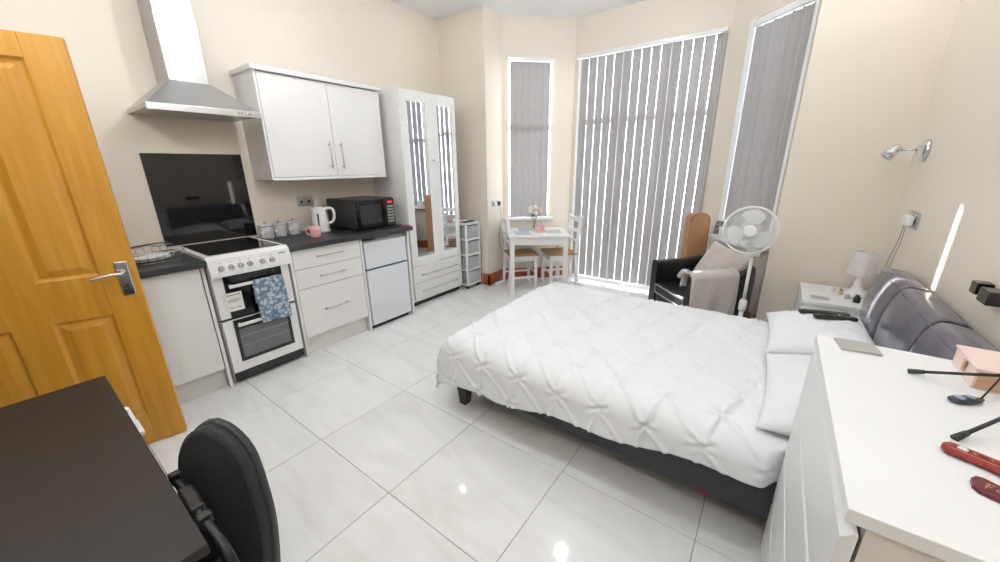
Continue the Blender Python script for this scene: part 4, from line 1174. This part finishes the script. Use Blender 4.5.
obj('drawer_runner', bm, 'cable', t_, label='silver metal runner under the desk edge')

t_ = thing('office_chair', 'black fabric office chair tucked behind the desk', 'chair', (-1.10, 0.143, 0), math.radians(26))
# local: front of the backrest faces -y
bm = nb()
def pad_outline(k_):
    """half-width as a function of height 0..1"""
    return 0.136 * (0.86 + 0.14 * math.sin(PI / 2 * min(1, k_ / 0.45))) if k_ < 0.45 else 0.136 * (1 - 0.40 * ((k_ - 0.45) / 0.55) ** 1.6)
def pad(y0, y1, grow, bulge, bmx):
    pts = []
    N = 64
    Hh = 0.555
    for i in range(N + 1):
        k_ = i / N
        e_ = (1 - max(0, (k_ - 0.80) / 0.20) ** 2.2) ** 0.5 if k_ > 0.80 else 1
        e_ *= (1 - max(0, (0.1 - k_) / 0.1) ** 2.2) ** 0.5 if k_ < 0.1 else 1
        pts.append(((pad_outline(k_) + grow) * max(e_, 0.02), 0.24 + Hh * k_ + (grow if k_ > 0.5 else -grow) * 0.8))
    ring = [(x, z) for x, z in pts] + [(-x, z) for x, z in reversed(pts)]
    lean = lambda z: 0.10 * (z - 0.4) ** 1.0
    cz = 0.52
    loops = []
    for yy, sc in ((y0, 0.95), (y0 + (y1 - y0) * 0.06 * (1 if bulge else 0), 0.97), (y0 + (y1 - y0) * 0.25, 1.0), (y1, 1.0 if not bulge else 0.985)):
        loops.append([Vector((x * sc, yy + lean(z) + 0.25 * x * x, cz + (z - cz) * sc)) for x, z in ring])
    return rings(bmx, loops, True, True)
obj('backrest_pad', pad(0.0, 0.035, 0.0, True, nb()), 'office', t_, True)
obj('backrest_shell', pad(0.030, 0.050, 0.003, False, nb()), 'plasticd', t_, True)
obj('seat', box(-0.2, 0.13, -0.46, -0.07, 0.42, 0.49, 0.03, 4), 'office', t_, True)
bm = nb(); tube(bm, spline([(0, 0.075, 0.60), (0, 0.09, 0.45), (0, 0.04, 0.40), (0, -0.15, 0.395)], 5), 0.018, 8); obj('back_bar', bm, 'plasticd', t_, True)
bm = nb()
tube(bm, spline([(-1.14, 0.103, 0.690), (-1.07, 0.108, 0.685), (-0.98, 0.106, 0.690), (-0.90, 0.110, 0.675), (-0.84, 0.118, 0.63), (-0.83, 0.115, 0.55), (-0.86, 0.08, 0.47)], 5), 0.011, 8)
bbx(bm, -1.06, -0.96, 0.092, 0.122, 0.676, 0.706, 0.006)
bbx(bm, -0.945, -0.92, 0.094, 0.124, 0.672, 0.702, 0.005)
bbx(bm, -1.135, -1.115, 0.092, 0.116, 0.68, 0.712, 0.004)
obj('adjuster_lever', bm, 'black', t_)
bm = nb(); tube(bm, [(0, -0.19, 0.09), (0, -0.19, 0.41)], 0.024, 12); obj('gas_lift', bm, 'plasticd', t_, True)
for k_ in range(5):
    a = 2 * PI * k_ / 5 + 0.3
    e_ = Vector((0.24 * math.cos(a), -0.19 + 0.24 * math.sin(a), 0.065))
    bm = nb(); tube(bm, [(0, -0.19, 0.10), e_], [0.022, 0.014], 8); sp = obj('base_arm', bm, 'plasticd', t_, True)
    bm = nb(); tube(bm, [e_ + Vector((-0.012, 0, -0.038)), e_ + Vector((0.012, 0, -0.038))], 0.027, 12); obj('castor', bm, 'dark', sp, True)

# ================================================================ ARMCHAIR CORNER
AR = math.radians(-47.8)
AC = (-0.375, 3.49, 0)
t_ = thing('armchair', 'black leather tub armchair in the bay beside the fan', 'armchair', AC, AR)
# U-shaped shell
path = []
W2, yb_, rc = 0.278, 0.255, 0.20
for y in (-0.33, -0.2, -0.05, yb_ - rc): path.append((-W2, y))
for k_ in range(1, 8):
    a = PI - (PI / 2) * k_ / 8
    path.append((-W2 + rc + rc * math.cos(a), yb_ - rc + rc * math.sin(a)))
path.append((-W2 + rc, yb_)); path.append((0, yb_)); path.append((W2 - rc, yb_))
for k_ in range(1, 8):
    a = PI / 2 - (PI / 2) * k_ / 8
    path.append((W2 - rc + rc * math.cos(a), yb_ - rc + rc * math.sin(a)))
for y in (yb_ - rc, -0.05, -0.2, -0.33): path.append((W2, y))
loops = []
for i, (x, y) in enumerate(path):
    a_, b_ = path[max(i - 1, 0)], path[min(i + 1, len(path) - 1)]
    d_ = Vector((b_[0] - a_[0], b_[1] - a_[1], 0)).normalized(); nn = Vector((-d_.y, d_.x, 0))
    f_ = min(1, max(0, (y + 0.33) / 0.6)); zt = 0.615 + 0.05 * f_ * f_
    ht = 0.046
    sec = [(-ht, 0.07), (ht, 0.07), (ht, zt - 0.04), (ht * 0.85, zt - 0.012), (ht * 0.45, zt), (-ht * 0.45, zt), (-ht * 0.85, zt - 0.012), (-ht, zt - 0.04)]
    loops.append([Vector((x, y, 0)) + nn * s + Vector((0, 0, z)) for s, z in sec])
bm = nb(); rings(bm, loops, True, False); obj('shell', bm, 'leather', t_, True)
sc_ = obj('seat_cushion', box(-0.226, 0.226, -0.335, 0.19, 0.30, 0.425, 0.03, 4), 'leather', t_, True)
bm = nb(); tube(bm, [(-0.22, -0.334, 0.405), (0.22, -0.334, 0.405), (0.22, -0.334, 0.335), (-0.22, -0.334, 0.335)], 0.006, 6, closed=True); obj('piping', bm, 'piping', sc_, True)
obj('front_panel', box(-0.232, 0.232, -0.32, -0.27, 0.07, 0.305, 0.008), 'leather', t_, True)
for x in (-0.27, 0.27):
    for y in (-0.27, 0.22):
        rings(bm := nb(), [rect(x - 0.015, x + 0.015, y - 0.015, y + 0.015, 0), rect(x - 0.022, x + 0.022, y - 0.022, y + 0.022, 0.075)], True, False)
        obj('leg', bm, 'dark', t_, True)
# throw over the near arm (local +x)
def AW(x, y, z):
    c_, s_ = math.cos(AR), math.sin(AR)
    return Vector((AC[0] + x * c_ - y * s_, AC[1] + x * s_ + y * c_, z))
def thr(u, v_):
    y = -0.365 + 0.38 * u
    zt = 0.630 + 0.01 * u + 0.012
    xi, xo = W2 - 0.060, W2 + 0.064
    L1, L2, Lt = 0.10, 0.40, xo - xi
    s = v_ * (L1 + L2 + Lt)
    wv = 0.012 * math.sin(u * 14 + v_ * 3) * min(1, max(0, (s - L1 - Lt) / 0.2))
    if s < L1: x, z = xi - 0.012 * (1 - s / L1), zt - 0.02 - (L1 - s)
    elif s < L1 + Lt:
        q = (s - L1) / Lt; x, z = xi + Lt * q, zt + 0.012 * math.sin(PI * q) - 0.02 * abs(2 * q - 1) ** 3
    else:
        q = s - L1 - Lt; x, z = xo + wv + 0.03 * q, zt - 0.02 - q * (1 - 0.05 * math.sin(u * 5))
    z += 0.006 * noise.noise(Vector((u * 6, v_ * 8, 2)))
    return AW(x, y + 0.02 * q * 0.5 if s > L1 + Lt else y, z)
bm = grid(nb(), thr, 26, 46)
o = obj('throw_blanket', bm, 'throw'); solid(o, 0.014, 0)
tag(o, 'taupe fleece throw draped over the near arm of the armchair', 'blanket')
# rolled edge of the throw is a soft fold at the front
bm = nb()
pts_ = [AW(W2 - 0.085, -0.375, 0.60), AW(W2 - 0.04, -0.375, 0.655), AW(W2 + 0.02, -0.372, 0.663)]
tube(bm, spline(pts_, 5), 0.018, 10)
INV[o.name] = Matrix.Identity(4)
obj('rolled_edge', bm, 'throw', o)
cpos = AW(0.03, 0.075, 0.60)
pillow('scatter_cushion', 'beige scatter cushion leaning in the black armchair', cpos, (math.radians(62), math.radians(10), AR + math.radians(12)), 0.40, 0.40, 0.13, 'cushion', cat='cushion', seed=9, wr=0.01)

# tall brown board with rounded top behind the armchair
t_ = thing('brown_board', 'tall tan board with a rounded top standing behind the armchair', 'board', (-0.60, 4.10, 0), math.radians(36))
bm = nb()
def rb(w_, h_, y): 
    r = w_
    pts = [Vector((-w_, y, 0)), Vector((w_, y, 0)), Vector((w_, y, h_ - r * 0.8))]
    for k_ in range(1, 10):
        a = PI * k_ / 10; pts.append(Vector((w_ * math.cos(a), y, h_ - r * 0.8 + r * 0.8 * math.sin(a))))
    pts.append(Vector((-w_, y, h_ - r * 0.8)))
    return pts
rings(bm, [rb(0.088, 0.992, -0.062), rb(0.094, 0.998, -0.056), rb(0.094, 0.998, 0.05), rb(0.090, 0.994, 0.056)], True, False); obj('panel', bm, 'tan', t_, True)
bm = nb(); tube(bm, [p_ + Vector((0, 0, 0)) for p_ in rb(0.0915, 0.995, -0.060)[1:]] , 0.004, 6); obj('edge_welt', bm, 'tand', t_, True)

# photo frame on the right-hand sill
t3 = RB[1]; n3 = Vector((-t3.y, t3.x, 0))
pf = RB[0] + t3 * 0.335 - n3 * 0.085 + Vector((0, 0, 0.7705))
t_ = thing('photo_frame', 'small white photo frame with a dark picture on the window sill', 'photo frame', pf, 0, None, (math.radians(-12), 0, math.atan2(t3.y, t3.x) + math.radians(10)))
bm = box(-0.065, -0.045, -0.006, 0.006, 0, 0.17); bbx(bm, 0.045, 0.065, -0.006, 0.006, 0, 0.17); bbx(bm, -0.045, 0.045, -0.006, 0.006, 0, 0.02); bbx(bm, -0.045, 0.045, -0.006, 0.006, 0.15, 0.17)
obj('frame', bm, 'white', t_, True)
obj('picture', box(-0.046, 0.046, -0.002, 0.003, 0.018, 0.152), 'photo', t_, True)
pf2 = RB[0] + t3 * 0.45 - n3 * 0.085 + Vector((0, 0, 0.7705))
t_ = thing('trinket_box', 'small white lidded box on the window sill beside the photo frame', 'box', pf2, math.atan2(t3.y, t3.x))
obj('box_body', box(-0.05, 0.05, -0.035, 0.035, 0, 0.09, 0.004), 'white', t_, True)
obj('lid', box(-0.053, 0.053, -0.038, 0.038, 0.09, 0.105, 0.004), 'white', t_, True)

# ---------------------------------------------------------------- pedestal fan
FP = Vector((-0.075, 3.13, 0))
t_ = thing('pedestal_fan', 'white pedestal fan standing between the armchair and the bed', 'fan', FP)
bm = nb(); lathe(bm, [(0.17, 0), (0.175, 0.012), (0.15, 0.03), (0.04, 0.045), (0.03, 0.06)], 32, FP); obj('base', bm, 'fanw', t_)
bm = nb(); tube(bm, [FP + Vector((0, 0, 0.045)), FP + Vector((0, 0, 0.42))], 0.016, 14); obj('lower_pole', bm, 'fanw', t_)
bm = nb(); lathe(bm, [(0.02, 0.40), (0.026, 0.41), (0.026, 0.47), (0.018, 0.49)], 16, FP); obj('collar', bm, 'fanw', t_)
bm = nb(); tube(bm, [FP + Vector((0, 0, 0.45)), FP + Vector((0, 0, 0.86))], 0.0115, 14); obj('upper_pole', bm, 'fanw', t_)
HC = Vector((-0.112, 3.03, 1.012))                       # rotor centre
ax = (Vector((0, 0, 1.30)) - HC); ax = Vector((0.10, -3.1, 0.22)).normalized()
fx, fy = frame_of(ax)
MF = Matrix.Identity(4)
for i in range(3): MF[i][0], MF[i][1], MF[i][2], MF[i][3] = fx[i], fy[i], ax[i], HC[i]
bm = nb(); lathe(bm, [(0.02, -0.17), (0.05, -0.16), (0.058, -0.12), (0.058, -0.06), (0.04, -0.045)], 20, (0, 0, 0), MF); obj('motor', bm, 'fanw', t_)
obj('control_box', box(FP.x - 0.045, FP.x + 0.045, FP.y - 0.035, FP.y + 0.03, 0.82, 0.92, 0.012, 3), 'fanw', t_)
bm = nb(); tube(bm, [FP + Vector((0, 0, 0.90)), MF @ Vector((0, 0, -0.1))], 0.02, 10); obj('neck', bm, 'fanw', t_)
RG = 0.158
gr = None
bm = nb()
for r, z in ((RG, 0.0),):
    tube(bm, [MF @ Vector((r * math.cos(a), r * math.sin(a), z)) for a in [2 * PI * k_ / 48 for k_ in range(48)]], 0.007, 8, closed=True)
gr = obj('grille_rim', bm, 'fanw', t_)
def dome(r, s): return s * 0.05 * math.cos(PI / 2 * min(1, (r / RG)) ** 1.6)
for s in (1, -1):
    bm = nb()
    N = 60
    for k_ in range(N):
        a = 2 * PI * k_ / N
        pts_ = []
        for q in range(6):
            r = 0.035 + (RG - 0.035) * q / 5
            aa = a + 0.25 * (q / 5)
            pts_.append(MF @ Vector((r * math.cos(aa), r * math.sin(aa), dome(r, s))))
        tube(bm, pts_, 0.0011, 4, cap=False)
    for r in (0.065, 0.11):
        tube(bm, [MF @ Vector((r * math.cos(a), r * math.sin(a), dome(r, s))) for a in [2 * PI * k_ / 40 for k_ in range(40)]], 0.0014, 4, closed=True)
    o = obj('wire_grille', bm, 'fanw', t_); o['kind'] = 'stuff'
bm = nb(); lathe(bm, [(0.040, 0.047), (0.040, 0.054), (0.03, 0.058), (0.002, 0.06)], 24, (0, 0, 0), MF); obj('badge', bm, 'fanw', t_)
bm = nb(); lathe(bm, [(0.032, -0.03), (0.034, 0.0), (0.028, 0.02), (0.01, 0.03)], 18, (0, 0, 0), MF); obj('hub', bm, 'fanw', t_)
for k_ in range(3):
    a0 = 2 * PI * k_ / 3 + math.radians(75)
    bm = nb()
    def bl(u, v_):
        r = 0.026 + 0.118 * u
        wd = math.radians(26 + 52 * math.sin(PI * (0.15 + 0.62 * u))) 
        if u > 0.8: wd *= (1 - ((u - 0.8) / 0.2) ** 2 * 0.75)
        a = a0 + (v_ - 0.5) * wd + 0.25 * u
        return MF @ Vector((r * math.cos(a), r * math.sin(a), 0.022 * (v_ - 0.5) * 1.6 + 0.002))
    grid(bm, bl, 12, 8)
    o = obj('blade', bm, 'fanw', t_); solid(o, 0.0025)
t_ = thing('fan_cable', 'white cables hanging down the corner behind the fan', 'cable', (0.0, 3.5, 0))
for pts_ in ([(0.002, 3.60, 0.60), (-0.004, 3.58, 0.4), (0.0, 3.59, 0.2), (-0.02, 3.50, 0.03), (-0.03, 3.40, 0.008), (-0.05, 3.34, 0.008)],
             [(-0.004, 3.70, 0.66), (0.0, 3.66, 0.45), (-0.006, 3.68, 0.25), (-0.025, 3.62, 0.06), (-0.05, 3.52, 0.008)]):
    bm = nb(); tube(bm, spline(pts_, 6), 0.0035, 6); obj('cord', bm, 'cable', t_)
